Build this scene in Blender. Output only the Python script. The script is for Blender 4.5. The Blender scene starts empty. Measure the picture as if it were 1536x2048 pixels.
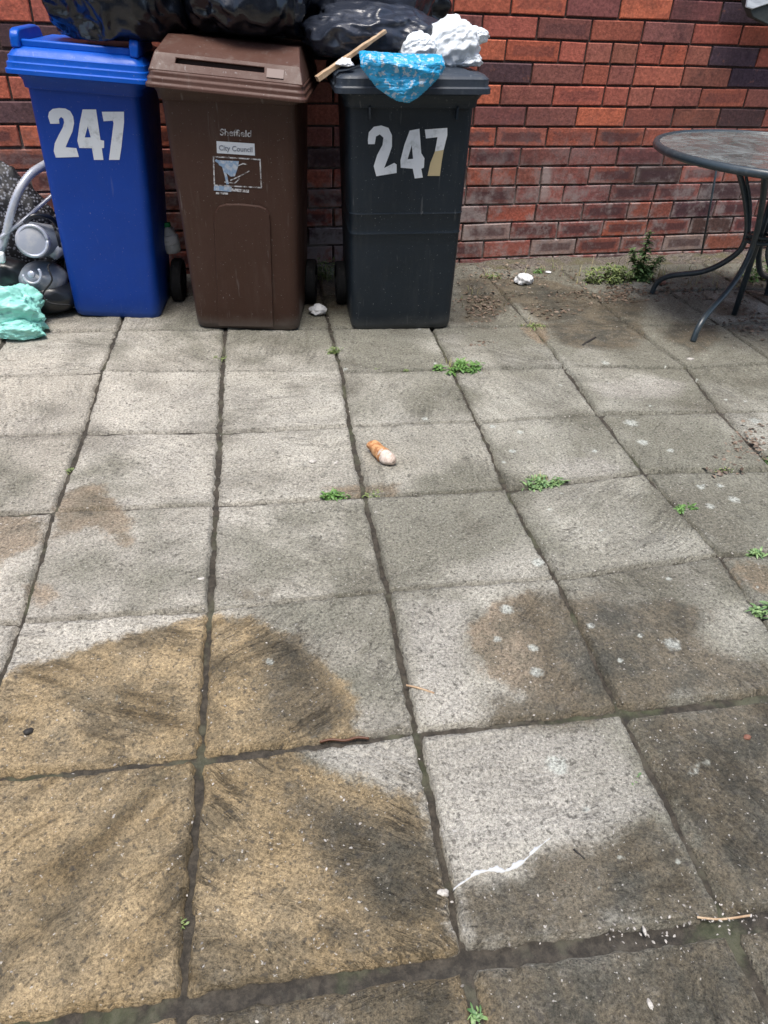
import bpy, bmesh, math, random
import numpy as np
from mathutils import Vector, Matrix
random.seed(7)
sc = bpy.context.scene
# ---------------------------------------------------------------- camera
CAM = Vector((0.0, -3.969, 1.279))
RT = Vector((0.9694906672, -0.2419209202, 0.0395235950))   # right
DN = Vector((-0.1099747829, -0.5733619327, -0.8118877024))  # down
FW = Vector((0.2190739449, 0.7827709515, -0.5824742434))   # forward
F = 1479.14                                                # focal length in pixels of a 1536x2048 picture
cam = bpy.data.cameras.new('camera')
cam.sensor_fit = 'VERTICAL'; cam.sensor_height = 36.0; cam.lens = F / 2048 * 36.0
cam.clip_start = 0.02; cam.clip_end = 400
co = bpy.data.objects.new('camera', cam)
sc.collection.objects.link(co)
R3 = Matrix((RT, -DN, -FW)).transposed()
co.matrix_world = Matrix.Translation(CAM) @ R3.to_4x4()
sc.camera = co
# ---------------------------------------------------------------- light
w = bpy.data.worlds.new('World'); sc.world = w; w.use_nodes = True
nt = w.node_tree; bg = nt.nodes['Background']
sky = nt.nodes.new('ShaderNodeTexSky'); sky.sky_type = 'NISHITA'; sky.sun_disc = False
SUN_EL, SUN_AZ = math.radians(76), math.radians(205)
sky.sun_elevation = SUN_EL; sky.sun_rotation = SUN_AZ; sky.air_density = 1.0; sky.dust_density = 3.0; sky.ozone_density = 1.0
nt.links.new(sky.outputs[0], bg.inputs[0]); bg.inputs[1].default_value = 0.12
sl = bpy.data.lights.new('sun', 'SUN'); sl.energy = 1.9; sl.angle = math.radians(28); sl.color = (1.0, 0.95, 0.88)
so = bpy.data.objects.new('sun', sl); sc.collection.objects.link(so)
sd = Vector((math.sin(SUN_AZ) * math.cos(SUN_EL), math.cos(SUN_AZ) * math.cos(SUN_EL), math.sin(SUN_EL)))
so.rotation_euler = sd.to_track_quat('Z', 'Y').to_euler()
sc.view_settings.view_transform = 'Standard'; sc.view_settings.look = 'None'
sc.view_settings.exposure = 1.04; sc.view_settings.gamma = 1
try: sc.view_settings.use_curve_mapping = False
except Exception: pass

# ---------------------------------------------------------------- helpers
def ray(u, v): return RT * ((u - 768) / F) + DN * ((v - 1024) / F) + FW
def at(u, v, z=0.0):
    d = ray(u, v); return CAM + d * ((z - CAM.z) / d.z)
def atY(u, v, Y):
    d = ray(u, v); return CAM + d * ((Y - CAM.y) / d.y)
def link(o): sc.collection.objects.link(o); return o
def thing(name, label, cat, loc=(0, 0, 0), rz=0.0, group=None, ry=0.0):
    o = link(bpy.data.objects.new(name, None)); o.location = loc; o.rotation_euler = (0, ry, rz); o.empty_display_size = .05
    o['label'] = label; o['category'] = cat
    if group: o['group'] = group
    return o
def tag(o, label, cat, group=None, kind=None):
    o['label'] = label; o['category'] = cat
    if group: o['group'] = group
    if kind: o['kind'] = kind
    return o
def mesh(name, verts, faces, mat, parent=None, smooth=True):
    me = bpy.data.meshes.new(name); me.from_pydata([tuple(v) for v in verts], [], [tuple(int(i) for i in f) for f in faces])
    if smooth: me.polygons.foreach_set('use_smooth', [True] * len(me.polygons))
    if mat: me.materials.append(mat)
    o = link(bpy.data.objects.new(name, me))
    if parent: o.parent = parent
    return o
def frombm(name, bm, mat, parent=None, smooth=True, bevel=0, sub=0, auto=None):
    me = bpy.data.meshes.new(name)
    bmesh.ops.recalc_face_normals(bm, faces=bm.faces)
    bm.to_mesh(me); bm.free()
    if smooth: me.polygons.foreach_set('use_smooth', [True] * len(me.polygons))
    me.materials.append(mat)
    o = link(bpy.data.objects.new(name, me))
    if parent: o.parent = parent
    if bevel:
        b = o.modifiers.new('b', 'BEVEL'); b.width = bevel; b.segments = 2; b.limit_method = 'ANGLE'; b.angle_limit = math.radians(35)
    if sub:
        s = o.modifiers.new('s', 'SUBSURF'); s.levels = sub; s.render_levels = sub
    if auto is not None:
        me.set_sharp_from_angle(angle=math.radians(auto))
    return o
def box(bm, x0, x1, y0, y1, z0, z1, M=None):
    vs = [bm.verts.new((x, y, z)) for x in (x0, x1) for y in (y0, y1) for z in (z0, z1)]
    for f in ((0, 1, 3, 2), (4, 6, 7, 5), (0, 4, 5, 1), (2, 3, 7, 6), (0, 2, 6, 4), (1, 5, 7, 3)): bm.faces.new([vs[i] for i in f])
    if M is not None:
        for v in vs: v.co = M @ v.co
    return vs
def rrect(x0, x1, y0, y1, r, n=5):
    pts = []
    for cx, cy, a0 in ((x1 - r, y0 + r, -90), (x1 - r, y1 - r, 0), (x0 + r, y1 - r, 90), (x0 + r, y0 + r, 180)):
        for k in range(n + 1):
            a = math.radians(a0 + 90 * k / n); pts.append((cx + r * math.cos(a), cy + r * math.sin(a)))
    return pts
def loft(bm, loops, cap0=True, cap1=True):
    prev = None; first = None
    for lp in loops:
        vs = [bm.verts.new(p) for p in lp]
        if prev:
            n = len(vs)
            for i in range(n): bm.faces.new((prev[i], prev[(i + 1) % n], vs[(i + 1) % n], vs[i]))
        else: first = vs
        prev = vs
    if cap0: bm.faces.new(first[::-1])
    if cap1: bm.faces.new(prev)
def tube(bm, pts, r, n=10, cap=True):
    pts = [Vector(p) for p in pts]; rr = r if isinstance(r, (list, tuple)) else [r] * len(pts)
    up = Vector((0, 0, 1)); loops = []; nrm = None
    for i, p in enumerate(pts):
        t = (pts[min(i + 1, len(pts) - 1)] - pts[max(i - 1, 0)]).normalized()
        if nrm is None:
            nrm = t.cross(up) if abs(t.dot(up)) < .95 else t.cross(Vector((1, 0, 0)))
        nrm = (nrm - t * nrm.dot(t)).normalized(); b = t.cross(nrm)
        loops.append([p + (nrm * math.cos(2 * math.pi * k / n) + b * math.sin(2 * math.pi * k / n)) * rr[i] for k in range(n)])
    loft(bm, loops, cap, cap)
def smooth_path(P, m=6):
    P = [Vector(p) for p in P]; out = []
    for i in range(len(P) - 1):
        a, b, c, d = P[max(i - 1, 0)], P[i], P[i + 1], P[min(i + 2, len(P) - 1)]
        for k in range(m):
            t = k / m
            out.append(.5 * ((2 * b) + (c - a) * t + (2 * a - 5 * b + 4 * c - d) * t * t + (3 * b - a - 3 * c + d) * t ** 3))
    out.append(P[-1]); return out
def cyl(bm, c, axis, r, h, n=28, r2=None):
    axis = Vector(axis).normalized(); c = Vector(c)
    tube(bm, [c - axis * h / 2, c + axis * h / 2], [r, r if r2 is None else r2], n)
# numpy noise
def hsh(ix, iy, iz, s):
    h = (ix * 374761393 + iy * 668265263 + iz * 2147483647 + s * 1274126177) & 0xffffffff
    h = ((h ^ (h >> 13)) * 1274126177) & 0xffffffff
    return ((h ^ (h >> 16)) & 0xffff) / 65535.0
def vn(p, s=0):
    p = np.asarray(p, float); i = np.floor(p).astype(np.int64); f = p - i; f = f * f * (3 - 2 * f); r = 0
    for dx in (0, 1):
        for dy in (0, 1):
            for dz in (0, 1):
                r = r + hsh(i[:, 0] + dx, i[:, 1] + dy, i[:, 2] + dz, s) * (f[:, 0] if dx else 1 - f[:, 0]) * (f[:, 1] if dy else 1 - f[:, 1]) * (f[:, 2] if dz else 1 - f[:, 2])
    return r
def fbm(p, s=0, o=4):
    p = np.asarray(p, float); a = .5; r = 0; t = 0
    for k in range(o): r = r + a * vn(p * 2 ** k + 17.3 * k, s + k); t += a; a *= .5
    return r / t
def ridge(p, s=0, o=3):
    p = np.asarray(p, float); a = .5; r = 0; t = 0
    for k in range(o): r = r + a * (1 - np.abs(2 * vn(p * 2 ** k + 9.1 * k, s + k) - 1)); t += a; a *= .5
    return r / t

# ---------------------------------------------------------------- materials
class NT:
    def __init__(s, name):
        s.m = bpy.data.materials.new(name); s.m.use_nodes = True; s.t = s.m.node_tree
        s.b = s.t.nodes['Principled BSDF']
    def n(s, typ, **kw):
        nd = s.t.nodes.new(typ)
        for k, v in kw.items(): setattr(nd, k, v)
        return nd
    def L(s, a, b): s.t.links.new(a, b)
    def put(s, sock, v):
        if isinstance(v, bpy.types.NodeSocket): s.L(v, sock)
        else: sock.default_value = v
    def co(s): return s.n('ShaderNodeTexCoord').outputs['Object']
    def noise(s, scale, det=4, rough=.6, vec=None, dist=0, st=None):
        nd = s.n('ShaderNodeTexNoise'); nd.inputs['Scale'].default_value = scale; nd.inputs['Detail'].default_value = det; nd.inputs['Roughness'].default_value = rough; nd.inputs['Distortion'].default_value = dist
        v = vec if vec is not None else s.co()
        if st:
            mp = s.n('ShaderNodeMapping'); mp.inputs['Scale'].default_value = st; s.L(v, mp.inputs[0]); v = mp.outputs[0]
        s.L(v, nd.inputs['Vector']); return nd.outputs['Fac']
    def ramp(s, fac, pts):
        r = s.n('ShaderNodeValToRGB'); e = r.color_ramp.elements
        while len(e) < len(pts): e.new(.5)
        for k, (p, c) in enumerate(pts): e[k].position = p; e[k].color = (c, c, c, 1) if not isinstance(c, tuple) else (*c[:3], 1)
        s.L(fac, r.inputs[0]); return r.outputs[0]
    def math(s, op, a, b=0.0, c=0.0):
        m = s.n('ShaderNodeMath', operation=op); s.put(m.inputs[0], a); s.put(m.inputs[1], b); s.put(m.inputs[2], c); return m.outputs[0]
    def mr(s, v, a, b, c=0.0, d=1.0):
        m = s.n('ShaderNodeMapRange'); m.interpolation_type = 'SMOOTHSTEP'; s.put(m.inputs['Value'], v)
        for k, x in zip(('From Min', 'From Max', 'To Min', 'To Max'), (a, b, c, d)): m.inputs[k].default_value = x
        return m.outputs[0]
    def mix(s, fac, a, b, mode='MIX'):
        m = s.n('ShaderNodeMix', data_type='RGBA', blend_type=mode); s.put(m.inputs['Factor'], fac)
        for k, x in ((6, a), (7, b)):
            if isinstance(x, tuple): x = (*x[:3], 1)
            s.put(m.inputs[k], x)
        return m.outputs[2]
    def attr(s, name, out='Fac'):
        a = s.n('ShaderNodeAttribute', attribute_name=name); return a.outputs[out]
    def bump(s, h, strength=.3, dist=.005, nrm=None):
        b = s.n('ShaderNodeBump'); b.inputs['Strength'].default_value = strength; b.inputs['Distance'].default_value = dist; s.L(h, b.inputs['Height'])
        if nrm is not None: s.L(nrm, b.inputs['Normal'])
        s.L(b.outputs[0], s.b.inputs['Normal']); return b.outputs[0]
    def set(s, **kw):
        for k, v in kw.items():
            k = {'color': 'Base Color', 'rough': 'Roughness', 'metal': 'Metallic', 'trans': 'Transmission Weight', 'ior': 'IOR', 'spec': 'Specular IOR Level', 'coat': 'Coat Weight', 'sheen': 'Sheen Weight', 'sss': 'Subsurface Weight'}[k]
            if isinstance(v, tuple): v = (*v[:3], 1)
            s.put(s.b.inputs[k], v)
        return s
def lin(r, g, b): return tuple(((c / 255) / 12.92 if c <= 10 else (((c / 255) + .055) / 1.055) ** 2.4) for c in (r, g, b))

def plastic(name, col, rough=.45, dirt=(.25, .22, .18), dirt_amt=.25, wear=.1, bottom=True, spec=.35):
    n = NT(name)
    big = n.noise(5, 5, .65); fine = n.noise(90, 3, .6)
    c = n.mix(n.mr(big, .35, .75, 0, .28), col, tuple(min(1, x * 1.35 + .01) for x in col))
    c = n.mix(n.mr(n.noise(14, 6, .75, st=(1, 1, .25)), .56, .78, 0, dirt_amt), c, dirt)
    sc_ = n.noise(60, 2, .5, st=(1, 1, .08)); c = n.mix(n.mr(sc_, .68, .78, 0, wear), c, (.5, .5, .5))
    if bottom:   # splashed dirt along the foot of the bin
        sep = n.n('ShaderNodeSeparateXYZ'); n.L(n.co(), sep.inputs[0])
        h = n.math('SUBTRACT', sep.outputs[2], n.math('MULTIPLY', big, .12))
        c = n.mix(n.mr(h, .03, -.05, 0, .75), c, dirt)
    drip = n.noise(26, 4, .7, st=(1, 1, .06)); c = n.mix(n.math('MULTIPLY', n.mr(drip, .52, .72), n.mr(n.noise(3, 4), .4, .65, 0, dirt_amt * 1.2)), c, dirt)
    c = n.mix(n.mr(n.noise(150, 2, .5), .70, .76, 0, .35), c, (.4, .4, .4))
    n.set(color=c, rough=n.mr(big, .3, .7, rough - .08, rough + .14), spec=spec)
    n.bump(n.math('ADD', fine, n.math('MULTIPLY', n.noise(5, 3), 9.0)), .22, .003)
    return n.m
M = {}
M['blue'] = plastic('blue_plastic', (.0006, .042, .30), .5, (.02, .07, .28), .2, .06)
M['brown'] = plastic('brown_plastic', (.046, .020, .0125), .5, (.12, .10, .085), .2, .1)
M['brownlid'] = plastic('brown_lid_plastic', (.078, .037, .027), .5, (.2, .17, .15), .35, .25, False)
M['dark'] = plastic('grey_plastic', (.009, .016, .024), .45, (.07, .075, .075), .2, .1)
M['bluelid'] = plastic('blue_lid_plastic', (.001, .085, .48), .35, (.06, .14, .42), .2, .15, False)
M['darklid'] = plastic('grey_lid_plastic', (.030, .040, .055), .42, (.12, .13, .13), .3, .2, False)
M['rubber'] = plastic('black_rubber', (.012, .013, .015), .7, (.06, .055, .05), .5, 0, False)
M['void'] = NT('bin_inside').set(color=(.006, .005, .005), rough=.9).m

M['voidb'] = NT('slot_inside').set(color=(.028, .016, .012), rough=.8).m
def film(name, col, rough=.28, scale=14, bump=.7, trans=0, spec=.6, col2=None):
    n = NT(name)
    v = n.n('ShaderNodeTexVoronoi', feature='DISTANCE_TO_EDGE'); v.inputs['Scale'].default_value = scale
    mp = n.n('ShaderNodeMapping'); mp.inputs['Scale'].default_value = (1, .55, 1.6); n.L(n.co(), mp.inputs[0])
    ns = n.n('ShaderNodeTexNoise'); ns.inputs['Scale'].default_value = 6; ns.inputs['Detail'].default_value = 4; n.L(mp.outputs[0], ns.inputs['Vector'])
    mx = n.mix(.12, mp.outputs[0], ns.outputs['Color'], 'ADD'); n.L(mx, v.inputs['Vector'])
    h = n.math('ADD', n.math('MULTIPLY', v.outputs[0], .8), n.noise(scale * 1.1, 3, .45, dist=1.6, st=(.6, .5, 2.2)))
    h = n.math('ADD', h, n.math('MULTIPLY', n.noise(46, 4, .6, dist=1.5), .22))
    c = col if col2 is None else n.mix(n.mr(n.noise(62, 2, .5), .56, .62), col, col2)
    n.set(color=c, rough=rough, spec=spec)
    if trans: n.set(trans=trans, ior=1.2)
    n.bump(h, bump, .012)
    return n.m
M['bag'] = film('black_bin_bag', (.005, .007, .012), .22, 3.0, .42)
M['bag2'] = film('thin_black_bin_bag', (.022, .027, .040), .26, 4.0, .55)
M['white_bag'] = film('white_carrier_bag', (.74, .79, .82), .34, 4, .35)
M['mint_bag'] = film('mint_carrier_bag', (.28, .66, .58), .42, 9, .5)
M['cyan_bag'] = film('blue_printed_bag', (.015, .33, .62), .35, 22, .7, col2=(.40, .52, .62))
n = NT('paper'); n.set(color=n.mix(n.mr(n.noise(40, 3), .4, .7), (.78, .80, .82), (.55, .58, .62)), rough=.85); n.bump(n.noise(60, 4, .7), .5, .004); M['paper'] = n.m
n = NT('white_vinyl'); n.set(color=n.mix(n.mr(n.noise(25, 5, .7), .5, .75), (.72, .76, .80), (.50, .54, .56)), rough=.5); M['vinyl'] = n.m
M['vinyl_old'] = NT('aged_vinyl').set(color=(.52, .43, .25), rough=.6).m
n = NT('label_ink'); n.set(color=n.mix(n.mr(n.noise(70, 4, .7), .42, .6), (.55, .55, .56), (.10, .075, .065)), rough=.6); M['label'] = n.m
M['label_white'] = NT('label_white').set(color=(.62, .66, .70), rough=.55).m
M['label_grey'] = NT('label_grey').set(color=(.18, .20, .24), rough=.55).m
n = NT('label_blue'); n.set(color=n.mix(n.mr(n.noise(60, 3), .4, .6), (.22, .33, .48), (.45, .5, .56)), rough=.55); M['label_blue'] = n.m
n = NT('pale_timber'); n.set(color=n.mix(n.mr(n.noise(9, 5, .7, st=(1, 1, 1)), .35, .65), (.62, .48, .32), (.34, .22, .13)), rough=.7); n.bump(n.noise(60, 4), .3, .002); M['wood'] = n.m
n = NT('painted_steel'); n.set(color=n.mix(n.mr(n.noise(30, 5, .7), .5, .75), (.030, .045, .056), (.075, .09, .10)), rough=.32, spec=.6); n.bump(n.noise(200, 2), .08, .001); M['steel'] = n.m
# table glass: rippled, wet and grimy; pale streaks in its colour also imitate reflections
n = NT('wet_glass')
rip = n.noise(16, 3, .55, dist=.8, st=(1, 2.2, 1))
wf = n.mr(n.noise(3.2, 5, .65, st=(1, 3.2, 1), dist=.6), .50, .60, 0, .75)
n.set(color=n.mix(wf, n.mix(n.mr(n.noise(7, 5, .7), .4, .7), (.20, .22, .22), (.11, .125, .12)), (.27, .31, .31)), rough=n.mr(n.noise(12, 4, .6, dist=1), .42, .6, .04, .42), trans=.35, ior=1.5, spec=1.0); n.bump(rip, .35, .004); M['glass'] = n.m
n = NT('clear_plastic'); n.set(color=(.78, .84, .86), rough=.2, trans=.3, ior=1.3); n.bump(n.noise(40, 3, dist=1), .8, .006); M['clear'] = n.m
M['green_cap'] = NT('green_cap').set(color=(.01, .22, .07), rough=.4).m
n = NT('grey_vacuum_plastic'); n.set(color=n.mix(n.mr(n.noise(18, 4), .45, .7), (.16, .19, .23), (.28, .30, .33)), rough=.3, spec=.6); M['vgrey'] = n.m
n = NT('silver_vacuum_plastic'); n.set(color=n.mix(n.mr(n.noise(18, 4), .45, .7), (.38, .42, .50), (.5, .52, .55)), rough=.28, spec=.6, metal=.2); M['vsilver'] = n.m
n = NT('dark_vacuum_plastic'); n.set(color=(.012, .015, .019), rough=.3, spec=.6); M['vdark'] = n.m
n = NT('patterned_sack'); 
v = n.n('ShaderNodeTexVoronoi'); v.inputs['Scale'].default_value = 75; n.L(n.co(), v.inputs['Vector'])
n.set(color=n.mix(n.mr(v.outputs['Distance'], .25, .45), (.16, .17, .20), (.008, .009, .012)), rough=.6); n.bump(n.noise(30, 3), .5, .006); M['sack'] = n.m
def leafmat(name, a, b):
    n = NT(name); r = n.n('ShaderNodeNewGeometry').outputs['Random Per Island']
    n.set(color=n.mix(r, a, b), rough=.5); n.b.inputs['Subsurface Weight'].default_value = 0.0
    return n.m
M['leaf'] = leafmat('weed_leaf', (.15, .30, .07), (.06, .15, .03))
M['leaf2'] = leafmat('pale_weed_leaf', (.26, .32, .11), (.09, .15, .05))
M['leaf3'] = leafmat('fresh_weed_leaf', (.22, .34, .13), (.08, .17, .06))
M['litter'] = leafmat('dead_leaves', (.07, .045, .03), (.24, .18, .13))
M['litter2'] = leafmat('grit_bits', (.50, .47, .43), (.10, .09, .08))
M['redleaf'] = leafmat('red_leaf', (.11, .045, .022), (.09, .035, .02))

# ---------------------------------------------------------------- paving
K = 1.27
TH, OX, OY, SX, SY = -0.0975056, -0.36856, -1.18663, 0.45328, 0.44339
def lat(i, j):
    a, b = i * SX, -j * SY
    return np.array([OX + a * math.cos(TH) - b * math.sin(TH), OY + a * math.sin(TH) + b * math.cos(TH)])
MEAS = {(0,0):(204,745),(0,1):(168,869),(0,2):(108,1025),(0,3):(42,1248),(1,0):(445,745),(1,1):(440,865),(1,2):(431,1012),(1,3):(418,1222),(1,4):(400,1520),(1,5):(362,2007),
(2,0):(683,745),(2,1):(700,854),(2,2):(730,995),(2,3):(776,1184),(2,4):(833,1467),(2,5):(928,1918),(3,0):(905,740),(3,1):(955,847),(3,2):(1013,982),(3,3):(1113,1160),(3,4):(1240,1425),(3,5):(1458,1850),
(4,0):(1128,736),(4,1):(1196,830),(4,2):(1288,947),(4,3):(1440,1113),(5,0):(1375,738)}
disp = {}
for k, (u, v) in MEAS.items():
    p = at(u, v); disp[k] = np.array([p.x, p.y]) - lat(*k)
def node(i, j):
    if (i, j) in disp: return lat(i, j) + disp[(i, j)]
    # nearby measured corners pull the ones we could not measure
    W = 0; D = np.zeros(2)
    for k, d in disp.items():
        q = (k[0] - i) ** 2 + (k[1] - j) ** 2
        wt = math.exp(-q / 1.6); W += wt; D += d * wt
    W += .15
    rr = random.Random(i * 97 + j * 31)
    return lat(i, j) + D / W + np.array([rr.uniform(-.004, .004), rr.uniform(-.004, .004)])
JI = {0: .0026, 1: .0036, 2: .0030, 3: .0032, 4: .0022, 5: .002}
JJ = {-1: .001, 0: .0008, 1: .0018, 2: .0022, 3: .0022, 4: .0068, 5: .0095}
def P2(pts): return np.array([[at(u, v).x, at(u, v).y] for u, v in pts])
def sdist(pts, poly):   # signed distance, positive inside
    n = len(poly); d = np.full(len(pts), 1e9); ins = np.zeros(len(pts), bool)
    for a in range(n):
        A, B = poly[a], poly[(a + 1) % n]; e = B - A; q = pts - A
        t = np.clip((q @ e) / max(e @ e, 1e-12), 0, 1); dd = np.linalg.norm(q - t[:, None] * e, axis=1); d = np.minimum(d, dd)
        c = ((A[1] > pts[:, 1]) != (B[1] > pts[:, 1]))
        with np.errstate(divide='ignore', invalid='ignore'):
            xi = (B[0] - A[0]) * (pts[:, 1] - A[1]) / (B[1] - A[1] + 1e-15) + A[0]
        ins ^= c & (pts[:, 0] < xi)
    return np.where(ins, d, -d)
TAN = [P2([(-250,1420),(0,1362),(60,1330),(150,1302),(260,1270),(340,1247),(415,1234),(500,1236),(560,1260),(620,1302),(690,1370),(722,1420),(716,1462),(742,1482),(690,1492),(600,1503),(645,1540),(720,1562),(790,1582),(850,1592),(880,1700),(925,1915),(1000,1990),(1040,2300),(-700,2300)]),
       P2([(118,990),(160,968),(205,972),(240,1012),(268,1045),(268,1112),(240,1100),(205,1068),(180,1055),(150,1068),(108,1078),(102,1040)]),
       P2([(-200,1030),(60,1030),(102,1038),(88,1080),(45,1105),(0,1130),(-200,1150)]),
       P2([(55,1172),(95,1180),(112,1196),(92,1212),(62,1200)]),
       P2([(940,1245),(990,1210),(1060,1190),(1110,1260),(1120,1330),(1180,1400),(1150,1440),(1050,1400),(980,1360),(930,1300)]),
       P2([(640,982),(800,966),(790,990),(700,995)]), P2([(1060,640),(1100,650),(1090,700),(1040,660)]),
       P2([(1455,1120),(1536,1130),(1600,1180),(1520,1190),(1470,1150)])]
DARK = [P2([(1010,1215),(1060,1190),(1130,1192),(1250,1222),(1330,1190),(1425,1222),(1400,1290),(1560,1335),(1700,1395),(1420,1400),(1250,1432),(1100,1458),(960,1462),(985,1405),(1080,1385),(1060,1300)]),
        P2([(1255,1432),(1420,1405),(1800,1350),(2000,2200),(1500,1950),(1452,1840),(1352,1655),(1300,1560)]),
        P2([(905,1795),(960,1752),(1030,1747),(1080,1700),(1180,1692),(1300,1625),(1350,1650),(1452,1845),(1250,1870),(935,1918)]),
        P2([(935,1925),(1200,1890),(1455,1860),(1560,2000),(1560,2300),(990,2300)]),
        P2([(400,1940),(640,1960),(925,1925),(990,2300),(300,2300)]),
        P2([(1085,648),(1180,628),(1275,640),(1300,672),(1260,700),(1180,702),(1115,692)]), P2([(1312,665),(1350,645),(1430,648),(1450,668),(1420,705),(1380,712),(1345,690)]),  # darker patches beside the table and round its front foot
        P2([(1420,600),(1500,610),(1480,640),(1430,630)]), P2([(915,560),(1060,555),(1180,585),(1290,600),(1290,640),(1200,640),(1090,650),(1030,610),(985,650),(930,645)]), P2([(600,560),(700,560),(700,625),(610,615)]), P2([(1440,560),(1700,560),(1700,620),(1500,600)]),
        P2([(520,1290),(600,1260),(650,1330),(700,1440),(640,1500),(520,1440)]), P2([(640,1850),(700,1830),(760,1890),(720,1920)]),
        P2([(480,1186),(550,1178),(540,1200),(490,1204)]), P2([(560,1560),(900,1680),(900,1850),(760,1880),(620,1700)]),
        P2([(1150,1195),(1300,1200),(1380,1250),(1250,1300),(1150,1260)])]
PALE = [P2([(1180,768),(1290,752),(1385,768),(1350,800),(1200,798)]), P2([(1070,935),(1180,912),(1250,935),(1230,958),(1100,960)]), P2([(860,1480),(1200,1450),(1340,1620),(1180,1690),(1080,1690),(960,1752),(905,1770)]),
        P2([(790,1200),(940,1200),(930,1320),(960,1450),(850,1460)]), P2([(600,1500),(730,1490),(830,1470),(845,1585),(760,1570),(650,1540)])]
SPOTS = [(1113,1533,24),(1065,1301,12),(993,1283,10),(1073,1349,15),(1383,1545,15),(1410,1528,14),(1012,1225,16),(1345,1292,20),(1180,1255,10),(1075,1130,14),(1262,848,16),(1285,888,13),(1340,905,9),(1210,730,9),(985,855,8),(1040,868,8),(1025,905,9),(1400,975,9),(1468,1000,14),(1440,972,8),(1420,1015,10),(1510,845,14),(1170,1620,10),(1240,1325,8),(235,1400,7),(540,1328,10),(850,840,8),(1190,905,7),(1100,1020,6),(1335,1160,8),(1355,1725,8),(1240,1720,9),(1435,1790,10),(1410,1630,8),(1200,1780,7),(1300,1990,10),(1290,1935,8),(690,740,7)]
SPC = [(at(u, v).x, at(u, v).y, r) for u, v, r in SPOTS]
for (x, y, r), (u, v, _) in zip(list(SPC), SPOTS): pass
SPC = [(at(u, v).x, at(u, v).y, (at(u + r, v) - at(u, v)).length) for u, v, r in SPOTS]
rs = random.Random(5)
for k in range(130):
    x, y = rs.uniform(.6, 2.9), rs.uniform(-3.0, -.5)
    if x > 1.0 + (-y) * -.1: SPC.append((x, y, rs.uniform(.003, .010)))
VR, VK, VT2 = [], [], []
VX, VB, VT, VD, VP, FA, VSO, VM = [], [], [], [], [], [], [], []
off = 0
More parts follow.
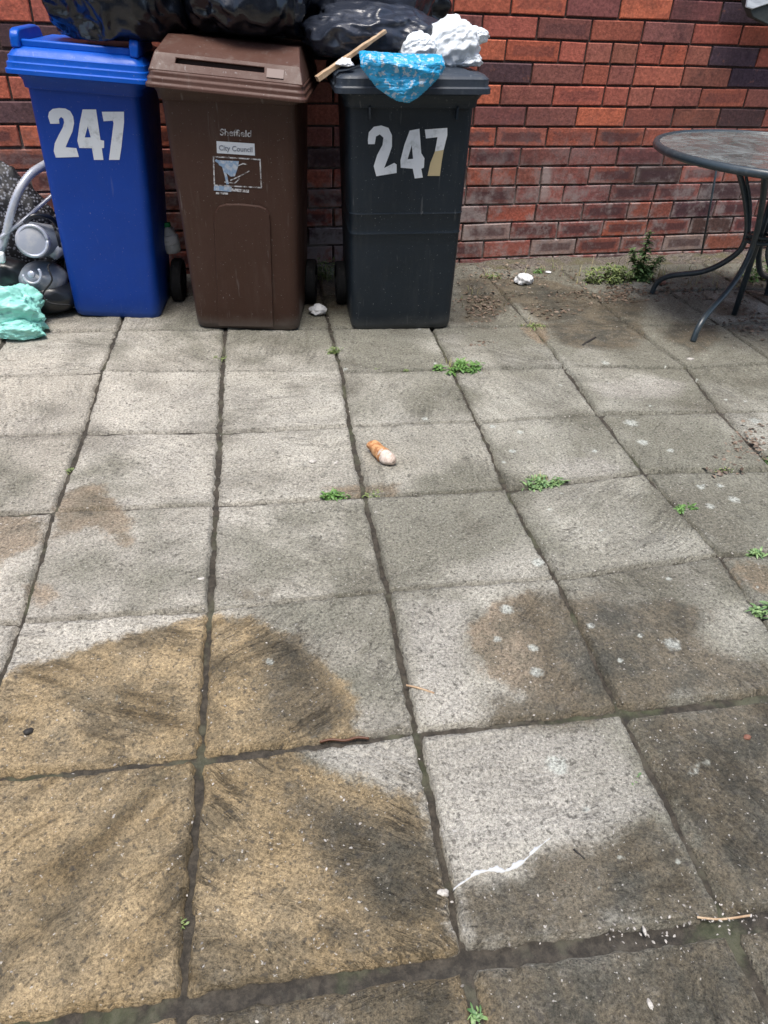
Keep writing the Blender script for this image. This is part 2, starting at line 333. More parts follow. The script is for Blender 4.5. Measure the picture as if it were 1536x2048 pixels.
for i in range(-9, 13):
    for j in range(-3, 10):
        c4 = [node(i, j), node(i + 1, j), node(i + 1, j + 1), node(i, j + 1)]
        cx, cy = sum(c4) / 4
        if c4[0][1] > .5 and c4[1][1] > .5 and cy > .25: continue
        near = (-1.3 < cx < 3.3) and (-4.2 < cy)
        N = 46 if near else 7
        if near and cy < -3.3 or (near and cx > 1.6 and cy < -1.9): N = 24
        rr = random.Random(i * 131 + j * 17 + 3)
        hl, hr = JI.get(i, .006) + rr.uniform(-.001, .001), JI.get(i + 1, .006) + rr.uniform(-.001, .001)
        ht, hb = JJ.get(j, .006), JJ.get(j + 1, .006)
        if j == 3 and i in (2, 3): hb *= .8
        if j == 3 and i == 3: hr *= 1.2
        s = np.linspace(0, 1, N); S, T = np.meshgrid(s, s); S = S.ravel(); T = T.ravel()
        s0, s1 = hl / SX, 1 - hr / SX; t0, t1 = ht / SY, 1 - hb / SY
        # cells bunch up towards the edges so the arrises can be rounded
        cl = lambda q: q + .05 * np.sin(2 * np.pi * q) * -1 * .6
        Su = s0 + (s1 - s0) * cl(S); Tu = t0 + (t1 - t0) * cl(T)
        XY = ((1 - Su) * (1 - Tu))[:, None] * c4[0] + (Su * (1 - Tu))[:, None] * c4[1] + (Su * Tu)[:, None] * c4[2] + ((1 - Su) * Tu)[:, None] * c4[3]
        q3 = np.c_[XY * 16, np.full(len(XY), i * 3.1 + j)]
        edge = np.minimum.reduce([S, 1 - S, T, 1 - T])
        wob = (fbm(q3 * 2.2, 3) - .5) * .024 + (fbm(q3 * 7, 4, 2) - .5) * .008; wob2 = (fbm(q3 * 2.2 + 50, 9) - .5) * .024 + (fbm(q3 * 7 + 9, 14, 2) - .5) * .008
        ef = np.clip(1 - edge / .09, 0, 1) ** 2
        XY = XY + np.c_[wob * ef, wob2 * ef]
        a = {(1, 4): -.72, (1, 3): .72, (0, 4): .62, (0, 3): -.5, (1, 2): -.6, (2, 2): .5, (2, 3): .75, (0, 2): .6}.get((i, j), rr.uniform(0, math.pi)); ca, sa = math.cos(a), math.sin(a)
        st = np.c_[(XY[:, 0] * ca + XY[:, 1] * sa) * 3.5, (-XY[:, 0] * sa + XY[:, 1] * ca) * 34, np.full(len(XY), i * 7.7 + j * 1.3)]
        warp = (fbm(np.c_[XY * 5, np.full(len(XY), 2.)], 21) - .5)
        st[:, 1] += warp * 3.2
        amp = rr.uniform(.5, 1.1) * (1.5 if j >= 3 and i < 3 else .7)
        z = (ridge(st, 31 + i + j) - .5) * .011 * amp + (fbm(np.c_[XY * 9, np.full(len(XY), i + j * 2.)], 5) - .5) * .007 + (fbm(np.c_[XY * 45, np.full(len(XY), 1.)], 6, 2) - .5) * .0028
        z = z + rr.uniform(-.003, .003) + (S - .5) * rr.uniform(-.006, .006) + (T - .5) * rr.uniform(-.006, .006)
        ed = np.minimum.reduce([(Su - s0) * SX, (s1 - Su) * SX, (Tu - t0) * SY, (t1 - Tu) * SY])
        rnd = (.010 if j >= 3 else .006) * (.6 + .8 * fbm(q3 * 1.3, 13))
        z = z - .008 * np.clip(1 - ed / rnd, 0, 1) ** 2.5
        on = edge < 1e-6
        z = np.where(on, -.022, z + .0035)
        # albedo of the bare stone of this slab
        v_ = rr.uniform(-.03, .03)
        warm = np.clip((1.35 - XY[:, 0]) / 1.9, 0, 1)[:, None]
        base = (np.array([.33, .325, .28]) * (1 - warm) + np.array([.435, .41, .355]) * warm) + v_
        mott = fbm(np.c_[XY * 7, np.full(len(XY), i * 1.7 + j)], 41)[:, None]
        base = base * (.72 + .64 * mott)
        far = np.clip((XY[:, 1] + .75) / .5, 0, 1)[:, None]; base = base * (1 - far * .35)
        streak = ridge(st * np.array([1, 1.6, 1]), 77)[:, None]; base = base * (1 - .10 * np.clip(streak - .62, 0, 1) * 3)
        m2 = ridge(st * np.array([.8, .7, 1]) + 5, 91); m3 = fbm(np.c_[XY * 14, np.full(len(XY), i * 2.3 + j)], 93, 5); m4 = fbm(np.c_[XY * 4.5, np.full(len(XY), 5.)], 95, 4)
        tz = np.clip(np.maximum.reduce([sdist(XY, P) for P in TAN[:1] + DARK[1:5]]) / .03, 0, 1) if near else 0
        mod = (1 - (.06 + .38 * tz) * np.clip((m2 - .70) / .18, 0, 1) * np.clip((m4 - .40) / .2, 0, 1)) * (1 - (.12 + .28 * tz) * (1.15 - 1.4 * m3)) * (.86 + .28 * m4)
        VM.append(mod)
        gr = fbm(np.c_[XY * 2.6, np.full(len(XY), 3.)], 61, 5) * .7 + fbm(np.c_[XY * 9, np.full(len(XY), i + 3. * j)], 62, 4) * .3
        gx = np.clip((XY[:, 0] + .5) / 2.2, 0, 1) * .13 + np.clip((XY[:, 1] + 1.3) / .9, 0, 1) * .05 + rr.uniform(-.03, .03)
        gf = np.clip((gr + gx - .50) / .16, 0, 1)[:, None] * .74
        base = base * (1 - gf) + np.array([.165, .162, .125]) * gf
        gf2 = (np.clip((fbm(np.c_[XY * 5.5, np.full(len(XY), 8.)], 71, 5) + gx * .5 - .60) / .22, 0, 1) * .5)[:, None]
        base = base * (1 - gf2) + np.array([.12, .11, .085]) * gf2
        # dirt lying along the edges of the slab
        base = base * (1 - .28 * np.clip(1 - ed / .02, 0, 1)[:, None] * fbm(q3, 88)[:, None] * 1.6)
        tan2 = np.maximum.reduce([sdist(XY, P) for P in TAN[1:]]) if near else np.full(len(XY), -.2)
        VT2.append(tan2)
        tan = sdist(XY, TAN[0]) if near else np.full(len(XY), -.2)
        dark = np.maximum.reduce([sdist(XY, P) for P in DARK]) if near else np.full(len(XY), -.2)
        pale = np.maximum.reduce([sdist(XY, P) for P in PALE]) if near else np.full(len(XY), -.2)
        spot = np.full(len(XY), -1.)
        if near:
            for x, y, r in SPC: spot = np.maximum(spot, 1 - np.hypot(XY[:, 0] - x, XY[:, 1] - y) / r)
        VR.append(st.copy()); VK.append(np.full(len(XY), {(1, 4): 1.0, (1, 3): .85, (0, 3): .55, (0, 4): .6, (2, 2): .45, (1, 2): .45, (0, 2): .4, (2, 3): .5, (2, 4): .45}.get((i, j), rr.uniform(.35, .65))))
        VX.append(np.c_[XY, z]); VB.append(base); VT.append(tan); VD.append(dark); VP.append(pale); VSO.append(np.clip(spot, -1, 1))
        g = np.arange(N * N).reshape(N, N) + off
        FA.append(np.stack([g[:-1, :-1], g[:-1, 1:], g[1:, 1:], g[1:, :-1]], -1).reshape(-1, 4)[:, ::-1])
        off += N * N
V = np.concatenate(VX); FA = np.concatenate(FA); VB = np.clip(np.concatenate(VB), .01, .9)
me = bpy.data.meshes.new('paving')
me.vertices.add(len(V)); me.vertices.foreach_set('co', V.ravel())
me.loops.add(len(FA) * 4); me.loops.foreach_set('vertex_index', FA.ravel().astype(np.int32))
me.polygons.add(len(FA)); me.polygons.foreach_set('loop_start', np.arange(0, len(FA) * 4, 4, dtype=np.int32)); me.polygons.foreach_set('use_smooth', np.ones(len(FA), bool))
me.update(calc_edges=True); me.validate()
def fattr(me, name, arr): a = me.attributes.new(name, 'FLOAT', 'POINT'); a.data.foreach_set('value', np.asarray(arr, np.float32))
ca_ = me.attributes.new('stone', 'FLOAT_COLOR', 'POINT'); ca_.data.foreach_set('color', np.c_[VB, np.ones(len(VB))].astype(np.float32).ravel())
ra_ = me.attributes.new('riv', 'FLOAT_VECTOR', 'POINT'); ra_.data.foreach_set('vector', np.concatenate(VR).astype(np.float32).ravel()); fattr(me, 'tanb', np.concatenate(VT2)); fattr(me, 'rivk', np.concatenate(VK))
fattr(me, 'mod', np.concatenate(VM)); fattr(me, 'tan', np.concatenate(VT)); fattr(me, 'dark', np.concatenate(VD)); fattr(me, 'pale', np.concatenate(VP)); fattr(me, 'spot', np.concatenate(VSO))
n = NT('paving_stone')
sp1 = n.noise(150, 3, .7); sp2 = n.noise(400, 2, .6); md = n.noise(34, 6, .75); lg = n.noise(6, 7, .75); pit = n.noise(85, 2, .5)
rv = n.attr('riv', 'Vector'); rk = n.attr('rivk'); s1 = n.noise(.62, 6, .68, vec=rv, dist=.12); s2 = n.noise(1.7, 5, .7, vec=rv)
crease = n.math('MULTIPLY', n.mr(n.math('ABSOLUTE', n.math('SUBTRACT', s1, .5)), .035, .004), n.mr(n.noise(5, 3), .46, .62))
c = n.attr('stone', 'Color')
c = n.mix(n.mr(n.math('ADD', n.attr('pale'), n.math('MULTIPLY', n.math('SUBTRACT', md, .5), .10)), -.02, .04, 0, .55), c, (.40, .385, .35))
wav = n.math('ADD', n.math('MULTIPLY', n.math('SUBTRACT', md, .5), .09), n.math('MULTIPLY', n.math('SUBTRACT', lg, .5), .10))
tf = n.mr(n.math('ADD', n.attr('tan'), wav), -.014, .020)
tcol = n.mix(n.mr(lg, .36, .62), (.19, .152, .094), (.41, .312, .178))
tcol = n.mix(n.mr(n.math('ADD', n.math('MULTIPLY', s1, .6), n.math('MULTIPLY', md, .4)), .53, .68, 0, .65), tcol, (.120, .112, .074))
c = n.mix(n.math('MULTIPLY', tf, .94), c, tcol)
tb = n.mr(n.math('ADD', n.attr('tanb'), wav), -.012, .022)
c = n.mix(n.math('MULTIPLY', tb, .8), c, n.mix(n.mr(lg, .38, .6), (.15, .125, .085), (.27, .21, .145)))
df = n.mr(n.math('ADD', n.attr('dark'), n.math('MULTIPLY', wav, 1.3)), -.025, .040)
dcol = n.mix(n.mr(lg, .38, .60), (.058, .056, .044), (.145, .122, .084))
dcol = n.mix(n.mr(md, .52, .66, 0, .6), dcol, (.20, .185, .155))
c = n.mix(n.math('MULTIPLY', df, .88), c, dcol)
sf = n.mr(n.math('ADD', n.attr('spot'), n.math('MULTIPLY', n.math('SUBTRACT', n.noise(90, 3), .5), 1.2)), -.1, .5)
c = n.mix(n.math('MULTIPLY', sf, .78), c, (.50, .53, .49))
c = n.mix(n.math('MULTIPLY', n.mr(s2, .52, .68), n.math('MULTIPLY', rk, .55)), c, n.mix(1, c, (.52, .50, .45), 'MULTIPLY'))
c = n.mix(n.math('MULTIPLY', n.math('MULTIPLY', crease, n.math('MULTIPLY_ADD', n.math('MAXIMUM', tf, df), .45, .25)), rk), c, (.085, .072, .050))
sep = n.n('ShaderNodeSeparateXYZ'); n.L(n.co(), sep.inputs[0])
low = n.mr(sep.outputs[2], -.007, -.014)
mo_ = n.n('ShaderNodeCombineColor'); md_ = n.attr('mod')
for k_ in range(3): n.L(n.math('POWER', md_, (1.0, 1.06, 1.2)[k_]), mo_.inputs[k_])
c = n.mix(1, c, mo_.outputs[0], 'MULTIPLY')
c = n.mix(low, c, (.05, .044, .036))
spk = n.ramp(n.math('ADD', n.math('MULTIPLY', sp1, .62), n.math('MULTIPLY', sp2, .38)), [(.33, .22), (.44, .70), (.52, 1.05), (.60, 1.35), (.70, 2.2)])
c = n.mix(1, c, spk, 'MULTIPLY')
c = n.mix(n.mr(pit, .60, .70, 0, .65), c, (.055, .050, .042))
c = n.mix(n.mr(n.noise(120, 2, .5), .68, .74, 0, .6), c, (.62, .60, .56))
n.set(color=c, rough=n.mr(n.math('MAXIMUM', tf, df), 0, 1, .82, .60), spec=.35)
h = n.math('ADD', n.math('MULTIPLY', sp1, 1.0), n.math('ADD', n.math('MULTIPLY', sp2, .35), n.math('MULTIPLY', md, 2.2)))
h = n.math('ADD', h, n.math('MULTIPLY', rk, n.math('ADD', n.math('MULTIPLY', s1, 5.0), n.math('MULTIPLY', s2, 2.0))))
h = n.math('SUBTRACT', h, n.math('MULTIPLY', crease, rk))
n.bump(h, .9, .0045)
me.materials.append(n.m)
pav = link(bpy.data.objects.new('paving', me)); pav['kind'] = 'structure'; pav['label'] = 'grid of worn riven stone slabs with tan and dark stains'
# joint bed, then open ground
def jointmat():
    n = NT('joint_soil'); a = n.noise(60, 5, .7); b = n.noise(6, 4, .7)
    c = n.mix(n.mr(a, .35, .7), (.022, .019, .015), (.062, .053, .041)); c = n.mix(n.mr(b, .5, .68, 0, .6), c, (.055, .075, .03))
    c = n.mix(n.mr(n.noise(12, 5, .7), .50, .64, 0, .4), c, (.11, .10, .08))
    n.set(color=c, rough=.9); n.bump(a, .8, .008); return n.m
M['soil'] = jointmat()
def sheet(name, x0, x1, y0, y1, z, nx, ny, amp, f, mat, seed=0, hump=None):
    xs = np.linspace(x0, x1, nx); ys = np.linspace(y0, y1, ny); X, Y = np.meshgrid(xs, ys); P = np.c_[X.ravel(), Y.ravel(), np.zeros(nx * ny)]
    P[:, 2] = z + (fbm(P * f, seed) - .5) * amp
    if hump: P[:, 2] += hump(P)
    g = np.arange(nx * ny).reshape(ny, nx); Fq = np.stack([g[:-1, :-1], g[:-1, 1:], g[1:, 1:], g[1:, :-1]], -1).reshape(-1, 4)
    return mesh(name, P.tolist(), Fq.tolist(), mat)
b = sheet('joint_bed', -4.6, 6.6, -5.8, .6, -.0115, 560, 320, .006, 22, M['soil'], 0, lambda P: np.clip((fbm(P * 6, 12) - .47) / .12, 0, 1) * .0060 * np.clip((P[:, 1] + 2.6) / .6, .05, 1)); b['kind'] = 'structure'; b['label'] = 'dark soil in the joints between the slabs'
b = sheet('ground', -150, 150, -150, 150, -.04, 3, 3, 0, 1, M['soil']); b['kind'] = 'structure'
# loose soil banked up at the foot of the wall
def hump(P):
    h = .030 * np.clip(1 + (P[:, 1] + .02) / .34, 0, 1) ** 1.5
    return h * (.3 + 1.2 * fbm(P * 7, 3)) - .012
n = NT('dirt_bank'); a = n.noise(90, 5, .7); c = n.mix(n.mr(a, .35, .65), (.05, .042, .036), (.19, .165, .14)); c = n.mix(n.mr(n.noise(5, 4, .7), .45, .62, 0, .8), c, (.10, .095, .045)); c = n.mix(n.mr(n.noise(200, 2), .64, .7), c, (.42, .40, .37))
n.set(color=c, rough=.95); n.bump(a, 1, .008)
b = sheet('soil_bank', 1.05, 5.5, -.40, .05, 0, 320, 50, .010, 30, n.m, 5, hump); tag(b, 'strip of loose dirt and moss along the foot of the brick wall', 'soil', kind='stuff')

# ---------------------------------------------------------------- brick wall
BH, BL, MJ, Z0 = .0953, .2857, .010, 1.2681
wall = thing('brick_wall', 'red and purple brick wall with white salt marks behind the bins', 'wall', (0, 0, 0))
PAL = dict(o=(.43, .115, .062), r=(.335, .096, .062), b=(.26, .090, .064), p=(.185, .070, .062), d=(.070, .045, .048), n=(.034, .035, .050), g=(.26, .20, .175))
OV = []
for s_ in """1050,8,o 1290,8,o 1150,8,p 1440,20,n 1385,12,p 1500,8,n 1080,45,p 1190,45,r 1290,50,r 1385,50,p 1480,45,n 1525,50,n 1050,95,o 1130,97,b 1205,97,r 1285,97,b 1360,97,o 1430,97,n 1500,97,n
1080,140,p 1180,140,r 1270,140,r 1380,140,b 1460,140,d 1525,140,n 1000,185,o 1110,185,r 1210,185,r 1320,185,b 1410,185,r 1500,185,b 950,230,p 1050,230,b 1150,230,p 1250,230,o 1350,230,b 1450,230,d 1510,230,d
975,275,o 1010,275,b 1100,275,r 1200,275,r 1290,275,r 960,320,p 1050,320,p 1130,320,p 1210,320,p 1280,320,p 990,360,r 1080,360,r 1170,360,p 1260,360,b 1370,360,r 1450,360,r 950,398,p 1020,398,p 1100,398,p 1220,398,p 1310,398,p 1400,398,d
1040,440,r 1150,440,p 1240,440,r 1330,440,b 1400,440,d 970,437,p 1010,480,g 1070,480,g 1180,480,b 1240,480,b 1330,480,g 950,515,p 1100,515,d 895,5,r 980,5,o 960,55,p 1020,55,r 900,95,b 30,30,o 120,30,r 30,95,d 20,180,o 90,180,r 30,225,d 90,225,p 40,275,r 60,315,b 10,140,d
640,270,b 660,360,r 655,405,b 680,320,d""".split():
    u, v, k = s_.split(','); p = atY(float(u), float(v), -.0); OV.append((p.x, p.z, k))
RUNX = atY(1090, 360, 0).x
def brick_mat():
    n = NT('brick'); f = n.noise(70, 5, .7); m = n.noise(13, 5, .7); big = n.noise(2.2, 5, .7)
    c = n.attr('bcol', 'Color')
    c = n.mix(1, c, n.ramp(f, [(.3, .62), (.5, 1.0), (.7, 1.42)]), 'MULTIPLY')
    c = n.mix(n.mr(n.noise(1.3, 6, .75), .46, .66, 0, .55), c, (.050, .034, .034))
    c = n.mix(n.mr(n.noise(28, 4, .7), .58, .72, 0, .5), c, (.36, .15, .10))
    c = n.mix(n.mr(m, .5, .7, 0, .55), c, n.mix(1, c, (.45, .40, .50), 'MULTIPLY'))
    uv = n.n('ShaderNodeUVMap').outputs[0]; sp = n.n('ShaderNodeSeparateXYZ'); n.L(uv, sp.inputs[0])
    dx = n.math('SUBTRACT', 1.0, n.math('ABSOLUTE', n.math('MULTIPLY_ADD', sp.outputs[0], 2, -1))); dz = n.math('SUBTRACT', 1.0, n.math('ABSOLUTE', n.math('MULTIPLY_ADD', sp.outputs[1], 2, -1)))
    ins = n.math('MINIMUM', n.math('MULTIPLY', dx, 2.2), dz)
    core = n.math('MULTIPLY', n.mr(n.math('ADD', ins, n.math('MULTIPLY', n.math('SUBTRACT', m, .5), .8)), .35, .62), n.attr('core'))
    c = n.mix(n.math('MULTIPLY', core, .7), c, (.075, .040, .045))
    # salts leached out near the foot of the wall
    sx = n.n('ShaderNodeSeparateXYZ'); n.L(n.co(), sx.inputs[0])
    lowz = n.mr(sx.outputs[2], .85, .15)
    e = n.math('MULTIPLY', n.mr(n.math('ADD', n.math('MULTIPLY', m, .5), n.math('MULTIPLY', big, .5)), .46, .60), lowz)
    edg = n.math('MULTIPLY', n.mr(ins, .42, .05), n.math('MULTIPLY', lowz, n.mr(m, .40, .62)))
    e = n.math('MAXIMUM', e, edg)
    run = n.math('MULTIPLY', n.mr(n.math('ADD', n.math('ABSOLUTE', n.math('SUBTRACT', sx.outputs[0], RUNX)), n.math('MULTIPLY', n.math('SUBTRACT', m, .5), .10)), .050, .012), n.math('MULTIPLY', n.mr(sx.outputs[2], .30, .36), n.mr(sx.outputs[2], .56, .48)))
    e = n.math('MAXIMUM', e, run)
    c = n.mix(n.math('MULTIPLY', e, .68), c, (.44, .38, .36))
    n.set(color=c, rough=.8, spec=.3); n.bump(n.math('ADD', f, n.math('MULTIPLY', m, 1.5)), .55, .004)
    return n.m
rb = random.Random(11)
verts, faces, cols, cores, uvs = [], [], [], [], []
def add_brick(x0, x1, z0, z1, key, core):
    y0 = -rb.uniform(.0, .005); bx = rb.uniform(.003, .005)
    rot = rb.uniform(-.0018, .0018)
    A = [(x0 + rb.uniform(-.003, .003), y0 + .06, z0 - rot), (x1, y0 + .06, z0 + rot), (x1, y0 + .06, z1 + rot), (x0, y0 + .06, z1 - rot)]
    Bv = [(p[0], y0 + bx, p[2]) for p in A]
    cxm, czm = (x0 + x1) / 2, (z0 + z1) / 2
    Cv = [(p[0] + (bx if p[0] < cxm else -bx), y0, p[2] + (bx if p[2] < czm else -bx)) for p in A]
    o = len(verts); verts.extend(A + Bv + Cv)
    fs = [(8, 9, 10, 11)] + [(4 + k, 4 + (k + 1) % 4, 8 + (k + 1) % 4, 8 + k) for k in range(4)] + [(k, (k + 1) % 4, 4 + (k + 1) % 4, 4 + k) for k in range(4)]
    for f in fs: faces.append([o + q for q in f])
    base = (np.array(PAL[key]) * .88 + np.array((.26, .085, .06)) * .12) * rb.uniform(1.05, 1.5)
    base = base + np.array([rb.uniform(-.01, .01), rb.uniform(-.006, .006), rb.uniform(-.004, .006)])
    for q in range(12): cols.append((*np.clip(base, .01, 1), 1)); cores.append(core)
    for f in fs:
        for q in f:
            p = (A + Bv + Cv)[q]; uvs.append(((p[0] - x0) / (x1 - x0), (p[2] - z0) / (z1 - z0)))
XW0, XW1 = -4.2, 8.0
for k in range(-9, 15):
    zt = Z0 - BH * (k - 1); zb = zt - BH
    if zt < -.02: continue
    base = 1.900 if k % 2 else 1.765
    joints = list(np.arange(base - 25 * BL, XW1, BL))
    if k == 3 - 0 and False: pass
    if k == 3:     # the row with two headers
        pass
    if k in (3,):
        joints = joints
    if k == 2 + 1 - 1 + 0 and k == 2:
        pass
    hd = {3: (), 2: ()}
    # headers seen about pixel row 97 (k = 3 counting from the photo's first full course)
    for a in range(len(joints) - 1):
        x0, x1 = joints[a] + MJ / 2, joints[a + 1] - MJ / 2
        if x1 < XW0 or x0 > XW1: continue
        cxm, czm = (x0 + x1) / 2, (zt + zb) / 2
        key = None
        best = 9
        for (ox, oz, kk) in OV:
            if abs(oz - czm) < BH * .5 and abs(ox - cxm) < BL * .5 and abs(ox - cxm) < best: key = kk; best = abs(ox - cxm)
        if key is None:
            q = rb.random()
            key = 'o' if q < .14 else 'r' if q < .42 else 'b' if q < .62 else 'p' if q < .86 else 'd'
            if czm < .55 and key == 'o': key = 'p'
        core = 1.0 if (czm < .68 and rb.random() < .65) else (.5 if rb.random() < .12 else 0)
        if k in (3,) and 2.0 < cxm < 2.7 or (k == 9 and 1.4 < cxm < 1.9) or rb.random() < .03:
            xm = cxm; add_brick(x0, xm - MJ / 2, zb + MJ / 2, zt - MJ / 2, key, 0); add_brick(xm + MJ / 2, x1, zb + MJ / 2, zt - MJ / 2, 'b' if key != 'b' else 'r', 0)
        else: add_brick(x0, x1, zb + MJ / 2, zt - MJ / 2, key, core)
bo = mesh('brickwork', verts, faces, brick_mat(), wall, smooth=False)
a = bo.data.attributes.new('bcol', 'FLOAT_COLOR', 'POINT'); a.data.foreach_set('color', np.array(cols, np.float32).ravel())
fattr(bo.data, 'core', cores)
ul = bo.data.uv_layers.new(name='UVMap'); ul.data.foreach_set('uv', np.array(uvs, np.float32).ravel())
n = NT('mortar'); f = n.noise(110, 4, .7); sx = n.n('ShaderNodeSeparateXYZ'); n.L(n.co(), sx.inputs[0])
c = n.mix(n.mr(f, .35, .65), (.035, .024, .021), (.105, .066, .055)); c = n.mix(n.math('MULTIPLY', n.mr(n.noise(5, 5, .7), .42, .60), n.mr(sx.outputs[2], .85, .25)), c, (.30, .275, .26))
n.set(color=c, rough=.9); n.bump(f, .6, .004)
bm = bmesh.new(); box(bm, XW0, XW1, .009, .12, -.3, 2.12); mo = frombm('mortar', bm, n.m, wall, smooth=False)

# ---------------------------------------------------------------- unseen house wall added behind the camera to block low sky
hw = thing('sky_block_wall', 'unseen rendered house wall added behind the camera to block low sky', 'house', (0, -6.3, 0))
n = NT('grey_render'); n.set(color=n.mix(n.noise(3, 5), (.20, .19, .18), (.26, .25, .23)), rough=.95); n.bump(n.noise(80, 3), .5, .005)
def wallbox(name, b_, mat, par=hw): 
    bm = bmesh.new(); box(bm, *b_); return frombm(name, bm, mat, par, smooth=False)
for b_ in ((-6, -1.2, -.3, 0, -.3, 5.4), (-.2, 2.0, -.3, 0, -.3, 5.4), (3.6, 9, -.3, 0, -.3, 5.4), (-1.2, -.2, -.3, 0, 2.1, 5.4), (2.0, 3.6, -.3, 0, -.3, .95), (2.0, 3.6, -.3, 0, 2.2, 5.4)): wallbox('wall', b_, n.m)
M['pane'] = NT('window_glass').set(color=(.05, .06, .07), rough=.05).m
M['upvc'] = NT('white_upvc').set(color=(.75, .76, .76), rough=.35).m
fr_ = wallbox('window', (2.0, 3.6, -.16, -.14, .95, 2.2), M['pane'])
for b_ in ((2.0, 3.6, -.14, -.08, .95, 1.01), (2.0, 3.6, -.14, -.08, 2.14, 2.2), (2.0, 2.06, -.14, -.08, 1.01, 2.14), (3.54, 3.6, -.14, -.08, 1.01, 2.14), (2.77, 2.83, -.14, -.08, 1.01, 2.14)): wallbox('frame', b_, M['upvc'], fr_)
wallbox('door', (-1.2, -.2, -.16, -.10, -.02, 2.1), M['upvc'])

# ---------------------------------------------------------------- crumpled things
def crumple(name, parts, mat, parent=None, sub=5, seed=0, amp=.22, fr=2.2, floor=None, fold=(1, 1, 1), fine=.05, square=1):
    allv, allf = [], []; off = 0
    for (c, rad) in parts:
        bm = bmesh.new(); bmesh.ops.create_icosphere(bm, subdivisions=sub, radius=1)
        D = np.array([v.co[:] for v in bm.verts]); Fc = [[v.index for v in f.verts] for f in bm.faces]; bm.free()
        fo = np.array(fold)
        q = D * fr * fo + seed * 3.7
        wq = np.c_[fbm(q * .8, seed + 1), fbm(q * .8 + 9, seed + 2), fbm(q * .8 + 18, seed + 3)] - .5
        r = 1 + amp * 1.6 * (fbm(q * .6, seed) - .5) + amp * (ridge(q + wq * 1.6, seed + 5, 3) ** 1.6 - .45) + fine * (ridge(q * 3.5 + wq * 5, seed + 8, 2) - .5)
        Dq = D if square == 1 else np.sign(D) * np.abs(D) ** square
        Pn = Dq * r[:, None] * np.array(rad) + np.array(c)
        if floor is not None:
            Pn[:, 2] = np.where(Pn[:, 2] < floor + .02, floor + .02 * np.exp(np.clip((Pn[:, 2] - floor - .02) / .06, -8, 0)) , Pn[:, 2])
        allv.append(Pn); allf += [[i + off for i in f] for f in Fc]; off += len(Pn)
    return mesh(name, np.concatenate(allv).tolist(), allf, mat, parent)

# ---------------------------------------------------------------- wheelie bins
def bin_root(name, label, origin, yaw, lean=0):
    r = thing(name, label, 'wheelie bin', origin, math.radians(yaw), 'wheelie bins lined up in front of the wall', math.radians(lean))
    r.rotation_mode = 'XYZ'
    Mx = Matrix.Translation(Vector(origin)) @ Matrix.Rotation(math.radians(yaw), 4, 'Z') @ Matrix.Rotation(math.radians(lean), 4, 'Y')
    return r, Mx
def body(root, mat, wb, db, wt, dt, tf, H, ridges=()):
    bm = bmesh.new(); loops = []
    zs = [(0, -.012, .05), (.006, 0, .055), (.03, .002, .055)]
    L = []
    def loop(z, grow=0.0, r=None):
        t = z / H; w = wb + (wt - wb) * t; y0 = -tf * t; y1 = db + (dt - tf - db) * t
        rr = (.042 * (1 - t) + .032 * t) if r is None else r
        return [(x, y, z) for x, y in rrect(-w / 2 - grow, w / 2 + grow, y0 - grow, y1 + grow, rr + max(grow, 0))]
    for z, g in ((0, -.020), (.004, -.010), (.014, -.003), (.035, 0)): loops.append(loop(z, g))
    z = .10
    while z < H - .06:
        g = 0
        loops.append(loop(z)); 
        z += .07
    for rz in ridges:
        loops.append(loop(rz - .006)); loops.append(loop(rz, .0025)); loops.append(loop(rz + .006, .0)); 
    loops.sort(key=lambda l: l[0][2])
    loops += [loop(H - .045, 0), loop(H - .043, .012), loop(H - .02, .014), loop(H, .030), loop(H + .004, .030)]
    loft(bm, loops)
    return frombm('body', bm, mat, root, auto=32)
def wheel(root, x, y, r=.1):
    bm = bmesh.new()
    prof = [(r - .022, -.024), (r - .006, -.024), (r, -.014), (r, .014), (r - .006, .024), (r - .022, .024)]
    N = 32; rings = []
    for k in range(N):
        a = 2 * math.pi * k / N; rings.append([bm.verts.new((px, pr * math.cos(a), pr * math.sin(a))) for pr, px in prof])
    for k in range(N):
        A, B = rings[k], rings[(k + 1) % N]
        for q in range(len(prof)): bm.faces.new((A[q], A[(q + 1) % len(prof)], B[(q + 1) % len(prof)], B[q]))
    w_ = thing_part('wheel', root, (x, y, r))
    frombm('tyre', bm, M['rubber'], w_, auto=30)
    bm = bmesh.new(); cyl(bm, (0, 0, 0), (1, 0, 0), r - .020, .020, 32); cyl(bm, (0, 0, 0), (1, 0, 0), .028, .052, 20)
    for k in range(6):
        a = k * math.pi / 3; Mx = Matrix.Rotation(a, 4, 'X'); box(bm, -.016, .016, -.006, .006, .026, r - .022, Mx)
    frombm('hub', bm, M['rubber'], w_, auto=30)
def thing_part(name, root, loc):
    o = link(bpy.data.objects.new(name, None)); o.parent = root; o.location = loc; o.empty_display_size = .02; return o
def rear(root, mat, w, y, z):     # grab bar across the back with the hinge lugs
    bm = bmesh.new(); tube(bm, [(-w / 2 + .03, y, z), (w / 2 - .03, y, z)], .014, 12)
    for x in (-w * .36, -w * .12, w * .12, w * .36): box(bm, x - .012, x + .012, y - .055, y + .012, z - .03, z + .016)
    frombm('rear_handle', bm, mat, root, bevel=.003, auto=30)
def axle(root, x, y):
    bm = bmesh.new(); cyl(bm, (0, y, .1), (1, 0, 0), .011, 2 * x, 12)
    for s in (-1, 1): box(bm, s * (x - .065) - .012, s * (x - .065) + .012, y - .04, y + .035, .075, .16)
    frombm('axle', bm, M['rubber'], root)
